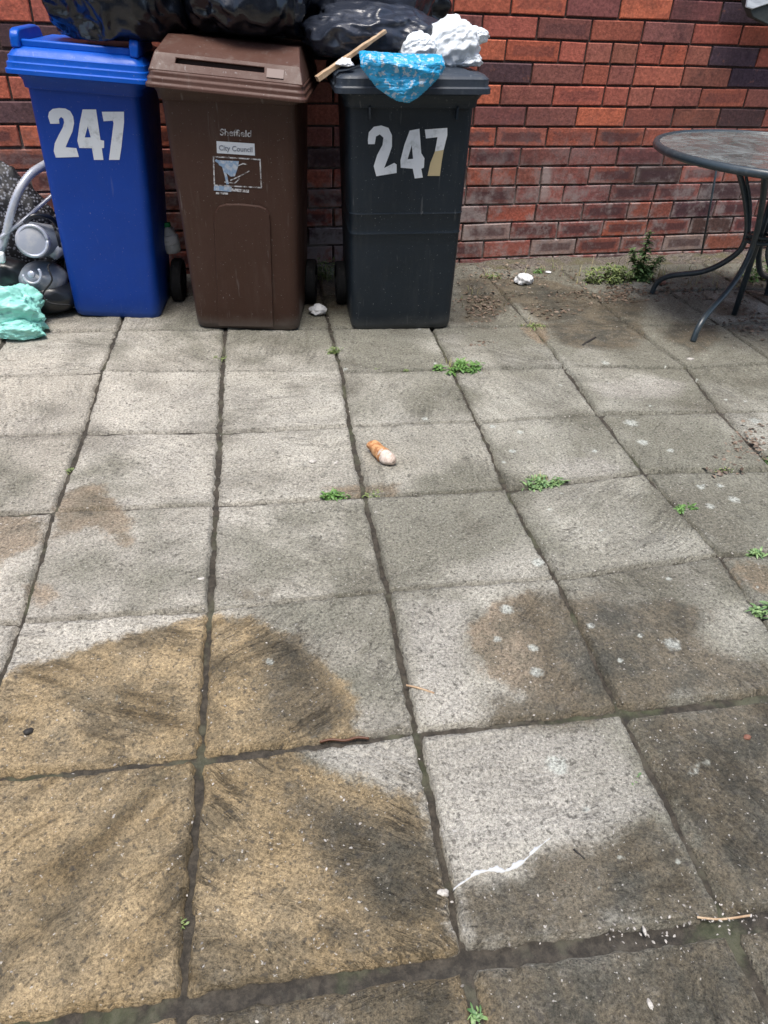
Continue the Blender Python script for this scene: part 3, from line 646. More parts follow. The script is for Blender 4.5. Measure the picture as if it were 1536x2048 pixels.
def skirt(bm, x0, x1, y0, y1, z, tiers, th, lip=.005, r=.03, inset=.006):
    loops = []; g = 0
    for t in range(tiers):
        zz = z + t * th; g = -t * inset
        loops.append([(x, y, zz) for x, y in rrect(x0 - g, x1 + g, y0 - g, y1 + g, r)])
        loops.append([(x, y, zz + th * .62) for x, y in rrect(x0 - g, x1 + g, y0 - g, y1 + g, r)])
        loops.append([(x, y, zz + th * .80) for x, y in rrect(x0 - g + lip, x1 + g - lip, y0 - g + lip, y1 + g - lip, r)])
    return loops, g
def face_pt(Mx, tf, H, u, v, out=.0015):
    """point of the bin's sloping front face seen at u, v, in the bin's own frame"""
    inv = Mx.inverted(); c = inv @ CAM; d = inv.to_3x3() @ ray(u, v)
    nrm = Vector((0, -H, -tf)).normalized()       # plane y = -tf*z/H
    t = -(c.dot(nrm)) / d.dot(nrm); return c + d * t + nrm * out
def decal(name, root, Mx, tf, H, outer, hole, mat, out=.0015, thick=.0006):
    bm = bmesh.new()
    def ring(pts): return [bm.verts.new(face_pt(Mx, tf, H, u, v, out)) for u, v in pts]
    a = ring(outer); es = [bm.edges.new((a[i], a[(i + 1) % len(a)])) for i in range(len(a))]
    if hole:
        b_ = ring(hole); es += [bm.edges.new((b_[i], b_[(i + 1) % len(b_)])) for i in range(len(b_))]
    bmesh.ops.triangle_fill(bm, use_beauty=True, use_dissolve=False, edges=es)
    return frombm(name, bm, mat, root, smooth=False)
Z7 = lambda pts: [(80 + x / 7.68, 190 + y / 7.68) for x, y in pts]
Z3 = lambda pts: [(580 + x / 3.072, y / 3.072) for x, y in pts]
D2 = [(125,330),(140,260),(195,212),(290,198),(390,205),(465,245),(512,330),(525,430),(500,560),(440,690),(395,800),(560,815),(600,950),(245,960),(212,860),(228,740),(290,610),(350,500),(372,420),(362,365),(325,335),(292,368),(300,440),(160,440)]
D4 = [(655,220),(862,220),(900,480),(930,690),(985,700),(985,812),(950,815),(975,995),(830,995),(800,815),(605,812),(575,700),(610,440)]
D4h = [(735,480),(782,650),(688,650)]
D7 = [(950,255),(1290,255),(1292,420),(1252,800),(1222,995),(1060,995),(1090,760),(1132,430),(1118,392),(978,402)]
E2 = [(478,860),(484,812),(515,778),(560,770),(605,785),(626,830),(626,900),(606,960),(578,1032),(640,1000),(655,1010),(655,1062),(530,1082),(514,1020),(536,950),(568,890),(574,845),(552,825),(528,838),(520,885),(480,885)]
E4 = [(735,802),(795,790),(806,940),(826,972),(822,1030),(806,1036),(816,1090),(766,1096),(754,1036),(680,1030),(678,985),(702,890)]
E4h = [(748,890),(756,975),(722,978)]
E7a = [(828,795),(966,785),(966,830),(944,920),(890,930),(906,842),(835,850)]
E7b = [(890,930),(944,920),(932,990),(920,1080),(845,1080),(862,1000)]

# ---- blue bin
HB = .945
r, Mx = bin_root('wheelie_bin', 'blue wheelie bin numbered 247 with its lid shut, beside the old vacuum cleaner', (-.338, -.579, 0), -10, 2.5)
body(r, M['blue'], .375, .36, .405, .45, .075, HB)
bm = bmesh.new()
x0, x1, y0, y1 = -.252, .252, -.130, .44
loops, g = skirt(bm, x0, x1, y0, y1, .950, 3, .021)
for zz, gg in ((1.016, -.022), (1.026, -.030), (1.036, -.055)): loops.append([(x, y, zz) for x, y in rrect(x0 - gg, x1 + gg, y0 - gg, y1 + gg, .03)])
loops.append([(x, y, 1.036 + .02 * max(0, y + .1)) for x, y in rrect(x0 + .075, x1 - .075, y0 + .085, y1 - .06, .03)])
loops.append([(x, y, 1.024 + .02 * max(0, y + .1)) for x, y in rrect(x0 + .085, x1 - .085, y0 + .10, y1 - .07, .03)])
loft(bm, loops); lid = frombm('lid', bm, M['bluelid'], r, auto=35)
for sx in (-1, 1):     # raised lugs at the two sides of the lid
    bm = bmesh.new(); X = sx * .205
    prof = [(-.10, 1.028), (-.098, 1.066), (-.085, 1.082), (-.06, 1.087), (.12, 1.089), (.16, 1.082), (.2, 1.04)]
    loft(bm, [[(X - .016, y, z) for y, z in prof], [(X + .016, y, z) for y, z in prof]])
    frombm('lid_lug', bm, M['bluelid'], lid, bevel=.006, smooth=True, auto=30)
bm = bmesh.new(); box(bm, -.19, .19, -.082, -.066, 1.030, 1.056); box(bm, -.19, .19, .0, .30, 1.034, 1.050)
frombm('lid_step', bm, M['bluelid'], lid, bevel=.006, auto=30)
axle(r, .235, .27); wheel(r, -.235, .27); wheel(r, .235, .27); rear(r, M['blue'], .42, .49, .96)
decal('digit', r, Mx, .075, HB, Z7(D2), None, M['vinyl']); decal('digit', r, Mx, .075, HB, Z7(D4), Z7(D4h), M['vinyl']); decal('digit', r, Mx, .075, HB, Z7(D7), None, M['vinyl'])

# ---- brown bin
TFB = .085
r, Mx = bin_root('wheelie_bin', 'brown wheelie bin with a slotted lid and a worn white front label', (.221, -.800, 0), -14, 0)
body(r, M['brown'], .452, .46, .490, .58, TFB, HB)
bm = bmesh.new()
x0, x1, y0, y1 = -.286, .286, -.140, .58
loops, g = skirt(bm, x0, x1, y0, y1, .935, 3, .019)
loft(bm, loops, True, False)
bm.verts.ensure_lookup_table()
# front slope with the slot, top and back
yA, zA, yB, zB, yC, zC = y0 + .022, .990, y0 + .060, 1.040, y0 + .20, 1.088
xa = .270
xb = .256; S0, S1 = -.185, .135
def fp(s, t): 
    X = s * (1 - t) + s * xb / xa * t; return (X, yA + (yB - yA) * t, zA + (zB - zA) * t)
ts = (0, .46, .76, 1); ss = (-xa, S0, S1, xa)
G = [[bm.verts.new(fp(s, t)) for s in ss] for t in ts]
for a_ in range(3):
    for b_ in range(3):
        if (a_, b_) != (1, 1): bm.faces.new((G[a_][b_], G[a_][b_ + 1], G[a_ + 1][b_ + 1], G[a_ + 1][b_]))
inn = [bm.verts.new(Vector(v.co) + Vector((0, .05, -.012))) for v in (G[1][1], G[1][2], G[2][2], G[2][1])]
out_ = [G[1][1], G[1][2], G[2][2], G[2][1]]
for k in range(4): bm.faces.new((out_[k], out_[(k + 1) % 4], inn[(k + 1) % 4], inn[k]))
bm.faces.new(inn)
tl, tr = bm.verts.new((-xb + .018, yC, zC)), bm.verts.new((xb - .018, yC, zC))
bl_, br_ = bm.verts.new((-xb + .018, y1 - .05, zC - .004)), bm.verts.new((xb - .018, y1 - .05, zC - .004))
cl_, cr_ = bm.verts.new((-xa, y1 - .02, .990)), bm.verts.new((xa, y1 - .02, .990))
bm.faces.new((G[3][0], G[3][1], G[3][2], G[3][3], tr, tl)); bm.faces.new((tl, tr, br_, bl_)); bm.faces.new((bl_, br_, cr_, cl_))
bm.faces.new([G[0][0], G[1][0], G[2][0], G[3][0], tl, bl_, cl_]); bm.faces.new([G[0][3], cr_, br_, tr, G[3][3], G[2][3], G[1][3]])
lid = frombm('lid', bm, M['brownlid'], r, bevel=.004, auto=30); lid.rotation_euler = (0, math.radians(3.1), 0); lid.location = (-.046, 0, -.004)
bm = bmesh.new(); box(bm, -xa, xa, yA - .002, y1 - .03, .984, .9905); frombm('lid_shelf', bm, M['brownlid'], lid, smooth=False)
bm = bmesh.new(); Mq = Matrix.Translation(Vector(fp(.175, .45))) @ Matrix.Rotation(math.atan2(yB - yA, zB - zA) * -1, 4, 'X'); box(bm, -.03, .03, -.0035, .002, -.016, .016, Mq)
frombm('lid_sticker', bm, M['label_white'], lid, smooth=False).data.materials[0] = NT('faded_sticker').set(color=(.135, .085, .074), rough=.5).m
bm = bmesh.new(); box(bm, S0, S1, yA + .040, yA + .046, zA + .002, zB - .016); frombm('slot', bm, M['voidb'], lid, smooth=False)
axle(r, .25, .40); wheel(r, -.25, .40); wheel(r, .25, .40); rear(r, M['brown'], .5, .62, .97)
# raised arch panel on the front
pts = [(427,440),(430,422),(438,411),(452,407),(485,407),(520,411),(533,417),(540,428),(542,445),(547,654),(438,652)]
bm = bmesh.new(); A = [bm.verts.new(face_pt(Mx, TFB, HB, u, v, .0005)) for u, v in pts]
cen = sum((Vector(v.co) for v in A), Vector()) / len(A)
Bv = [bm.verts.new(Vector(v.co) + (cen - Vector(v.co)).normalized() * .005 + Vector((0, -.0085, 0))) for v in A]
for k in range(len(A)): bm.faces.new((A[k], A[(k + 1) % len(A)], Bv[(k + 1) % len(A)], Bv[k]))
bm.faces.new(Bv); frombm('front_panel', bm, M['brown'], r, auto=12)
# worn printed label
def quad(name, par, pts, mat, out=.0012): return decal(name, par, Mx, TFB, HB, pts, None, mat, out)
lab = quad('label', r, [(433,282),(509,287),(510,311),(434,306)], M['label_white'])
def line(par, pts, wd, mat, out=.0014, name='label_frame'):
    bm = bmesh.new()
    for (a, b_) in zip(pts[:-1], pts[1:]):
        a = Vector(a); b_ = Vector(b_); t = (b_ - a).normalized() * wd / 2; q = Vector((-t.y, t.x))
        bm.faces.new([bm.verts.new(face_pt(Mx, TFB, HB, *p, out)) for p in (a - t + q, b_ + t + q, b_ + t - q, a - t - q)])
        out += .00015
    return frombm(name, bm, mat, par, smooth=False)
line(lab, [(427,313),(520,319),(523,375),(429,370),(427,313)], 2.6, M['label'])
def text(par, s_, u0, v0, u1, v1, hpx, mat, out, name='label_text'):
    cu = bpy.data.curves.new('t', 'FONT'); cu.body = s_; cu.size = 1; cu.offset = .018
    to = link(bpy.data.objects.new('t', cu)); bpy.context.view_layer.update()
    me_ = bpy.data.meshes.new_from_object(to.evaluated_get(bpy.context.evaluated_depsgraph_get())); bpy.data.objects.remove(to)
    xs = [v.co.x for v in me_.vertices]; X0, X1 = min(xs), max(xs)
    for v in me_.vertices:
        t = (v.co.x - X0) / (X1 - X0); u = u0 + (u1 - u0) * t; vv = v0 + (v1 - v0) * t - v.co.y * hpx / .7
        v.co = face_pt(Mx, TFB, HB, u, vv, out)
    me_.materials.clear(); me_.materials.append(mat); o = link(bpy.data.objects.new(name, me_)); o.parent = par; return o
text(lab, 'Sheffield', 440, 270, 503, 274, 13, M['label'], .0014)
text(lab, 'City Council', 438, 300, 505, 304, 10, M['label_grey'], .0022)
fig = line(lab, [(433,321),(446,330),(452,352),(455,366)], 5, M['label_blue'], .0014, 'label_picture')
quad('label_picture', lab, [(436,320),(478,322),(476,334),(470,352),(462,353),(452,345),(446,334),(438,330)], M['label_blue'], .0019)
line(lab, [(470,334),(486,327),(494,329)], 2.2, M['label'], .0014, 'label_picture'); line(lab, [(462,360),(480,352),(498,342)], 2.4, M['label'], .0014, 'label_picture'); line(lab, [(450,364),(470,366),(478,358)], 2.2, M['label'], .0014, 'label_picture')
line(lab, [(433,376),(458,378)], 10, M['label_blue'], .0016, 'label_print'); line(lab, [(462,379),(495,382)], 6, M['label'], .0016, 'label_print'); line(lab, [(434,386),(454,387)], 4, M['label'], .0016, 'label_print')

# ---- grey bin
r, Mx = bin_root('wheelie_bin', 'dark grey wheelie bin numbered 247 under white and blue plastic bags', (.899, -.899, 0), -7, -1.2)
TFD = .08
body(r, M['dark'], .450, .44, .478, .58, TFD, HB, ridges=(.435, .515))
bm = bmesh.new(); x0, x1, y0, y1 = -.289, .289, -.120, .58
loops, g = skirt(bm, x0, x1, y0, y1, .950, 2, .029, lip=.006, inset=.007)
for zz, gg in ((1.010, -.022), (1.014, -.06)): loops.append([(x, y, zz) for x, y in rrect(x0 - gg, x1 + gg, y0 - gg, y1 + gg, .03)])
loops.append([(x, y, 1.03) for x, y in rrect(x0 + .11, x1 - .11, y0 + .16, y1 - .1, .03)])
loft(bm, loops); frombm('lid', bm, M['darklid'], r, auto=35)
for X in (-.16, .17):
    bm = bmesh.new(); box(bm, X - .004, X + .004, -.097, -.07, .865, .905); frombm('collar_rib', bm, M['dark'], r, smooth=False)
axle(r, .245, .37); wheel(r, -.245, .37); wheel(r, .245, .37); rear(r, M['dark'], .5, .62, .97)
decal('digit', r, Mx, TFD, HB, Z3(E2), None, M['vinyl']); decal('digit', r, Mx, TFD, HB, Z3(E4), Z3(E4h), M['vinyl'])
d7 = decal('digit', r, Mx, TFD, HB, Z3(E7a), None, M['vinyl']); o = decal('digit_base', d7, Mx, TFD, HB, Z3(E7b), None, M['vinyl_old']); o['label'] = 'yellowed lower stroke of the seven'

# ---------------------------------------------------------------- bags
GB = 'black bin bags heaped on top of the bins'
def binbag(label, u0, u1, vb, Y, mat, seed, rz=.20, ry=.24, hh=None, zfl=None, neck=True, amp=.30):
    p0, p1 = atY(u0, vb, Y), atY(u1, vb, Y); c = (p0 + p1) / 2; rx = (p1 - p0).length / 2
    zb = c.z if zfl is None else zfl
    t = thing('bin_bag', label, 'bin bag', (c.x, c.y, zb), 0, GB)
    crumple('bag', [((0, 0, rz * .92), (rx * 1.02, ry, rz))], mat, t, 6, seed, amp, 1.3, 0.0, (1.3, 1, .8), .02, .86)
    if neck:
        bm = bmesh.new(); tube(bm, smooth_path([(.02, 0, rz * 1.7), (.03, .01, rz * 1.98), (.04, .0, rz * 2.1)]), [.06 - .04 * min(1, k / 7) for k in range(13)], 14)
        tube(bm, smooth_path([(.04, 0, rz * 2.1), (.09, .02, rz * 2.3), (.16, .01, rz * 2.25)]), [.018 + .02 * k / 12 for k in range(13)], 10)
        tube(bm, smooth_path([(.04, 0, rz * 2.1), (-.02, -.03, rz * 2.32), (-.08, -.02, rz * 2.22)]), [.018 + .02 * k / 12 for k in range(13)], 10)
        frombm('knot', bm, mat, t)
    return t
binbag('black bin bag on the lid of the blue bin, with one long pale crease', 118, 400, 82, -.50, M['bag'], 3, rz=.21, ry=.23, zfl=1.052)
binbag('black bin bag on the back of the brown bin lid, between two other bags', 372, 622, 82, -.60, M['bag'], 8, rz=.21, ry=.22, zfl=1.085)
binbag('shiny creased bin bag piled highest at the right end of the heap', 590, 868, 60, -.42, M['bag2'], 14, rz=.24, ry=.22, zfl=1.10, amp=.28)
binbag('black bin bag added behind the other bags to darken their gaps', 300, 860, 60, -.20, M['bag'], 31, rz=.22, ry=.17, zfl=.98)  # extra bag added to fill and darken the gaps between the others
binbag('flattened black bin bag on the grey bin lid under the shiny bag', 612, 872, 125, -.62, M['bag2'], 21, rz=.10, ry=.22, zfl=1.02, neck=False)

def lump(name, label, cat, parts, mat, seed, amp=.3, fr=2.2, sub=5, floor=0, group=None, fine=.05, smooth=True):
    o = crumple(name, parts, mat, None, sub, seed, amp, fr, floor, (1, 1, 1), fine); return tag(o, label, cat, group)
# white bag on the grey bin
cw = atY(908, 92, -.82); c2 = atY(838, 100, -.84); c3 = atY(948, 72, -.80); c4 = atY(925, 125, -.84)
lump('carrier_bag', 'white plastic carrier bag crumpled on the right of the grey bin lid', 'plastic bag', [(cw - Vector((.004, 0, .010)), (.098, .09, .098)), (c2, (.066, .06, .055)), (c3, (.060, .035, .030)), (c4, (.075, .06, .045))], M['white_bag'], 4, .42, .85, sub=6, fine=.12, floor=1.016)
# blue bag folded over the front edge of the lid
def drape(name, label, mat):
    out = [(-.150, .085), (-.145, .02), (-.115, -.012), (-.085, -.042), (-.05, -.062), (-.012, -.078), (.03, -.084), (.065, -.066), (.10, -.035), (.135, -.002), (.155, .03), (.150, .085)]
    poly = np.array(out); N = 70
    xs = np.linspace(-.16, .16, N); ys = np.linspace(-.09, .09, N); X, Y = np.meshgrid(xs, ys); P = np.c_[X.ravel(), Y.ravel()]
    sd_ = sdist(P, poly)
    inn = sd_ > -.001
    prof = np.sqrt(np.clip(sd_, 0, .05) / .05)
    q = np.c_[P * 22, np.zeros(len(P))]
    cr = (ridge(q * .8, 5) - .5)
    th = prof * (.020 + .030 * cr) + .002
    idx = -np.ones(len(P), int); verts_, faces_ = [], []
    top = {}
    c0 = atY(803, 152, -1.06)
    for s in (0, 1):
        for k in np.where(inn)[0]:
            x, t = P[k]
            if s == 0: dy, dn = -1, th[k]
            else: dy, dn = 1, -.001
            # t > .035 lies back on the lid, below it hangs down the front
            kk = .032
            if t < kk: py, pz = 0, t; ny, nz = -1, 0
            else:
                a_ = min(1, (t - kk) / .02); ang = a_ * math.pi / 2 * .62
                py = (t - kk) * math.sin(ang) * 1.3; pz = kk + (t - kk) * math.cos(ang); ny, nz = -math.cos(ang), math.sin(ang)
            top[(s, k)] = len(verts_); verts_.append((x, py + ny * dn, pz + nz * dn))
    for a_ in range(N - 1):
        for b_ in range(N - 1):
            ks = [a_ * N + b_, a_ * N + b_ + 1, (a_ + 1) * N + b_ + 1, (a_ + 1) * N + b_]
            if all(inn[k] for k in ks):
                faces_.append([top[(0, k)] for k in ks]); faces_.append([top[(1, k)] for k in ks][::-1])
    o = mesh(name, verts_, faces_, mat); o.location = c0; o.rotation_euler = (0, 0, math.radians(-7)); return tag(o, label, 'plastic bag')
DRAPE = drape('food_bag', 'bright blue printed plastic bag hanging over the front of the grey bin lid', M['cyan_bag'])
# stick
a, b_ = atY(634, 158, -.93), atY(770, 62, -.86)
bm = bmesh.new(); d = (b_ - a); L = d.length; q = d.to_track_quat('X', 'Z').to_matrix().to_4x4(); Mq = Matrix.Translation(a) @ q
nseg = 10; loops = []
for k in range(nseg + 1):
    t = k / nseg; hw = .009 * (1 - .45 * t) + .001 * math.sin(k * 2.1); loops.append([Mq @ Vector((L * t, sx * .012, sz * hw)) for sx, sz in ((-1, -1), (1, -1), (1, 1), (-1, 1))])
loft(bm, loops); tag(frombm('wooden_slat', bm, M['wood'], smooth=False, bevel=.001), 'thin pale wooden slat leaning from the brown bin lid up onto the bags', 'wood slat')
# scraps
def scrap(name, label, cat, u, v, r, mat, seed, z=0.0, sq=.6, amp=.5, sub=4, group=None, dims=None):
    c = at(u, v + r * 200 * .3, z); dm = dims or (r, r * .8, r * sq); c.z += dm[2] * .75
    return lump(name, label, cat, [(c, dm)], mat, seed, amp, 2.4, sub, z - .004, group, .2)
lump('carrier_bag', 'mint green plastic carrier bag crumpled on the paving at the left', 'plastic bag', [(at(28, 668) + Vector((0, .04, .085)), (.135, .10, .105)), (at(70, 662) + Vector((0, 0, .035)), (.05, .05, .04)), (at(45, 680) + Vector((0, .03, .03)), (.09, .06, .05))], M['mint_bag'], 9, .55, 1.35, sub=6, floor=.0, fine=.07)
scrap('tissue', 'crumpled white tissue on the paving between the brown and grey bins', 'tissue', 636, 628, .038, M['paper'], 2, sq=.7, group='tissues dropped on the paving')
scrap('tissue', 'crumpled white tissue lying by the foot of the wall right of the grey bin', 'tissue', 1045, 566, .048, M['paper'], 6, sq=.62, group='tissues dropped on the paving')
scrap('paper_scrap', 'tiny white scrap at the wall just above the larger tissue', 'litter', 1096, 548, .016, M['paper'], 7)
p = atY(690, 130, -.93)
lump('paper_scrap', 'small grey paper scrap on the left end of the grey bin lid', 'litter', [((p.x, p.y, 1.028), (.03, .03, .02))], M['paper'], 12, .4, 2.3, 4, 1.012)

# ---------------------------------------------------------------- bottle resting on the blue bin's wheel
p = atY(346, 506, -.36)
t = thing('plastic_bottle', 'crushed clear plastic bottle with a green cap on the wheel of the blue bin', 'bottle', (p.x, p.y, p.z))
t.rotation_euler = (math.radians(-8), math.radians(-6), 0)
bm = bmesh.new(); prof = [(.0, .0), (.030, .0), (.036, .012), (.034, .03), (.038, .055), (.036, .085), (.026, .105), (.015, .115), (.013, .118)]
loft(bm, [[(rr * math.cos(a_) * (1 + .18 * math.sin(3 * a_ + z_ * 60)), rr * math.sin(a_) * (1 + .12 * math.cos(2 * a_ + z_ * 80)), z_) for a_ in [2 * math.pi * k / 24 for k in range(24)]] for rr, z_ in [(max(x, .001), y) for x, y in prof]])
frombm('bottle', bm, M['clear'], t)
bm = bmesh.new(); cyl(bm, (0, 0, .124), (0, 0, 1), .018, .02, 24); frombm('cap', bm, M['green_cap'], t, bevel=.002, auto=30)
bm = bmesh.new(); loft(bm, [[(rr * math.cos(a_), rr * math.sin(a_), z_) for a_ in [2 * math.pi * k / 24 for k in range(24)]] for rr, z_ in ((.0375, .04), (.040, .045), (.040, .075), (.0375, .08))]); frombm('bottle_label', bm, M['label_white'], t)

# ---------------------------------------------------------------- vacuum cleaner
v0 = at(62, 618); YV = -.50
t = thing('vacuum_cleaner', 'broken grey cylinder vacuum cleaner with its hose looped up, left of the blue bin', 'vacuum cleaner', (v0.x, v0.y, 0))
O = Vector(t.location)
def lv(u, v, Y=YV): return atY(u, v, Y) - O
c = lv(92, 480, -.42); ax = Vector((.55, .25, .05)).normalized()
bm = bmesh.new(); tube(bm, [lv(48, 480) , lv(62, 480) + Vector((0, .02, 0)), lv(110, 484, -.40), lv(130, 488, -.38)], [.052, .068, .070, .056], 28)
frombm('motor_housing', bm, M['vgrey'], t, auto=40)
for k_ in range(3):
    bm = bmesh.new(); q0 = lv(84 + 13 * k_, 482, -.41); tube(bm, [q0, q0 + Vector((.010, .003, 0))], [.0735, .0735], 28); frombm('housing_band', bm, M['vdark'], t, auto=30)
bm = bmesh.new(); tube(bm, smooth_path([lv(50, 446, -.50), lv(66, 432, -.50), lv(98, 434, -.47), lv(116, 452, -.44)]), .010, 10); frombm('carry_handle', bm, M['vdark'], t)
bm = bmesh.new(); tube(bm, smooth_path([lv(112, 520, -.50), lv(96, 534, -.58), lv(104, 560, -.60), lv(86, 588, -.60), lv(100, 606, -.62), lv(140, 610, -.60)]), .0038, 8); frombm('power_cord', bm, M['rubber'], t)
# silver end cap facing the viewer
bm = bmesh.new(); cc = lv(66, 482, -.545); dv = (CAM - (O + cc)).normalized()
tube(bm, [cc - dv * .05, cc, cc + dv * .012, cc + dv * .016], [.066, .068, .062, .050], 32)
cap = frombm('end_cap', bm, M['vsilver'], t, auto=35)
bm = bmesh.new(); rg = [cc + dv * .016 + (Vector((math.cos(a_), 0, 0)) * .056 + dv.cross(Vector((1, 0, 0))).normalized() * math.sin(a_) * .060) for a_ in [2 * math.pi * k / 30 for k in range(31)]]
tube(bm, rg, .007, 8); frombm('cap_ring', bm, M['paper'], cap).data.materials[0] = M['vsilver']
bm = bmesh.new(); tube(bm, [lv(128, 470, -.42), lv(116, 500, -.46), lv(104, 515, -.47)], [.022, .028, .02], 12); frombm('latch', bm, M['vsilver'], t)
o = crumple('carrying_base', [(tuple(lv(86, 556, -.46)), (.105, .10, .07))], M['vgrey'], t, 4, 3, .06, 1.2, None, (1, 1, 1), .0)
o = crumple('lower_body', [(tuple(lv(98, 592, -.48)), (.125, .10, .075)), (tuple(lv(20, 560, -.44)), (.10, .08, .10))], M['vdark'], t, 4, 5, .10, 1.4, .002, (1, 1, 1), .02)
bm = bmesh.new(); kc = lv(64, 549, -.575); dv = Vector((-.1, -.9, .35)).normalized()
tube(bm, [kc, kc + dv * .014, kc + dv * .018], [.014, .014, .008], 20); sx_ = dv.cross(Vector((0, 0, 1))).normalized(); sy_ = dv.cross(sx_)
kn = frombm('switch', bm, M['vsilver'], t, auto=40)
bm = bmesh.new(); tube(bm, [kc + (sx_ * math.cos(a_) + sy_ * math.sin(a_)) * .036 for a_ in [2 * math.pi * k / 28 for k in range(18)]], .006, 8); frombm('switch_ring', bm, M['vsilver'], kn)
# hose, ribbed
path = smooth_path([lv(104, 322, -.30), lv(86, 332, -.36), lv(60, 350, -.42), lv(38, 382, -.46), lv(22, 425, -.48), lv(10, 475, -.48), lv(-8, 530, -.46), lv(0, 560, -.42)], 14)
bm = bmesh.new(); tube(bm, path, [.0150 + .0028 * (k % 2) for k in range(len(path))], 14); frombm('hose', bm, M['vsilver'], t, smooth=True)
bm = bmesh.new(); tube(bm, smooth_path([lv(112, 384, -.36), lv(80, 412, -.40), lv(50, 438, -.46), lv(0, 476, -.5)]), .008, 10); frombm('wand', bm, M['vsilver'], t)
bm = bmesh.new(); p = lv(2, 518, -.55); box(bm, p.x - .05, p.x + .012, p.y, p.y + .04, p.z - .02, p.z + .022); frombm('nozzle', bm, M['white_bag'], t, bevel=.008, auto=30)
bm = bmesh.new(); a, b_ = at(76, 622), at(152, 616)
Mq = Matrix.Translation(Vector((a.x, a.y, .002)) - O) @ Matrix.Rotation(math.radians(-6), 4, 'Z')
L = (b_ - a).length + .05
loft(bm, [[Mq @ Vector((x, y, z)) for y, z in ((0, 0), (.16, 0), (.16, .05), (.03, .030), (0, .014))] for x in (-.03, L)]); fh = frombm('floor_head', bm, M['vdark'], t, bevel=.004, auto=30)
bm = bmesh.new(); box(bm, -.028, L - .002, -.006, -.001, .012, .017, Mq); frombm('head_trim', bm, M['vsilver'], fh, smooth=False)
# patterned sack behind the vacuum
p = atY(34, 430, -.20)
lump('sack', 'black and grey patterned sack slumped against the wall behind the vacuum cleaner', 'sack', [((p.x - .03, -.19, .22), (.19, .13, .30))], M['sack'], 17, .25, 1.8, 5, .0)

# ---------------------------------------------------------------- garden table
TC = Vector((2.60, -.95, 0)); TZ = .738; TR = .555
t = thing('garden_table', 'round glass garden table with a dark metal rim and splayed legs at the wall', 'table', TC)
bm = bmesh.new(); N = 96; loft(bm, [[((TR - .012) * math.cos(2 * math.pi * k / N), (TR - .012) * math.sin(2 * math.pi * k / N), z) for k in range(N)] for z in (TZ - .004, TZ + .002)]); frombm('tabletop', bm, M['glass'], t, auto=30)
bm = bmesh.new(); prof = [(TR - .016, TZ - .024), (TR, TZ - .024), (TR + .010, TZ - .018), (TR + .013, TZ - .008), (TR + .008, TZ + .006), (TR - .004, TZ + .010), (TR - .014, TZ + .006), (TR - .016, TZ - .006)]
rings = [[bm.verts.new((pr * math.cos(2 * math.pi * k / N), pr * math.sin(2 * math.pi * k / N), pz)) for pr, pz in prof] for k in range(N)]
for k in range(N):
    A, B = rings[k], rings[(k + 1) % N]
    for q in range(len(prof)): bm.faces.new((A[q], A[(q + 1) % len(prof)], B[(q + 1) % len(prof)], B[q]))
frombm('rim', bm, M['steel'], t)
feet = [at(1303, 588), at(1385, 685), at(1532, 592), Vector((2.86, -1.36, 0))]
for fpt in feet:
    f = fpt - TC; d = Vector((f.x, f.y, 0)); R_ = d.length; d.normalize()
    P = [d * .30 + Vector((0, 0, TZ - .014)), d * .21 + Vector((0, 0, .675)), d * .135 + Vector((0, 0, .57)), d * .078 + Vector((0, 0, .45)), d * .058 + Vector((0, 0, .37)), d * .068 + Vector((0, 0, .30)), d * .13 + Vector((0, 0, .225)), d * (R_ * .5) + Vector((0, 0, .165)), d * (R_ * .82) + Vector((0, 0, .115)), d * (R_ * .96) + Vector((0, 0, .068)), d * R_ + Vector((0, 0, .004))]
    bm = bmesh.new(); tube(bm, smooth_path(P, 5), .0135, 12); frombm('leg', bm, M['steel'], t)
bm = bmesh.new(); tube(bm, [(.052 * math.cos(2 * math.pi * k / 32), .052 * math.sin(2 * math.pi * k / 32), .36) for k in range(33)], .009, 10); 
tube(bm, [(.050 * math.cos(2 * math.pi * k / 32), .050 * math.sin(2 * math.pi * k / 32), .385) for k in range(33)], .007, 10); frombm('leg_ring', bm, M['steel'], t)
for a_ in (.6, 2.2, 3.6, 5.0):      # thin inner rods from the ring up to the rim
    d = Vector((math.cos(a_), math.sin(a_), 0)); bm = bmesh.new(); tube(bm, smooth_path([d * .046 + Vector((0, 0, .36)), d * .08 + Vector((0, 0, .50)), d * .15 + Vector((0, 0, .64)), d * .20 + Vector((0, 0, TZ - .014))]), .007, 8); frombm('stay', bm, M['steel'], t)
bm = bmesh.new(); cyl(bm, (0, 0, .36), (0, 0, 1), .0135, .72, 16); frombm('post', bm, M['steel'], t)
# straight cane leaning on the wall behind the table
a, b_ = atY(1403, 508, -.06), atY(1432, 345, -.03); bm = bmesh.new(); tube(bm, [(a.x, a.y, max(a.z, 0)), (b_ + (b_ - a) * .35)], .006, 8); tag(frombm('metal_rod', bm, M['steel']), 'thin dark rod leaning on the wall behind the garden table', 'rod')

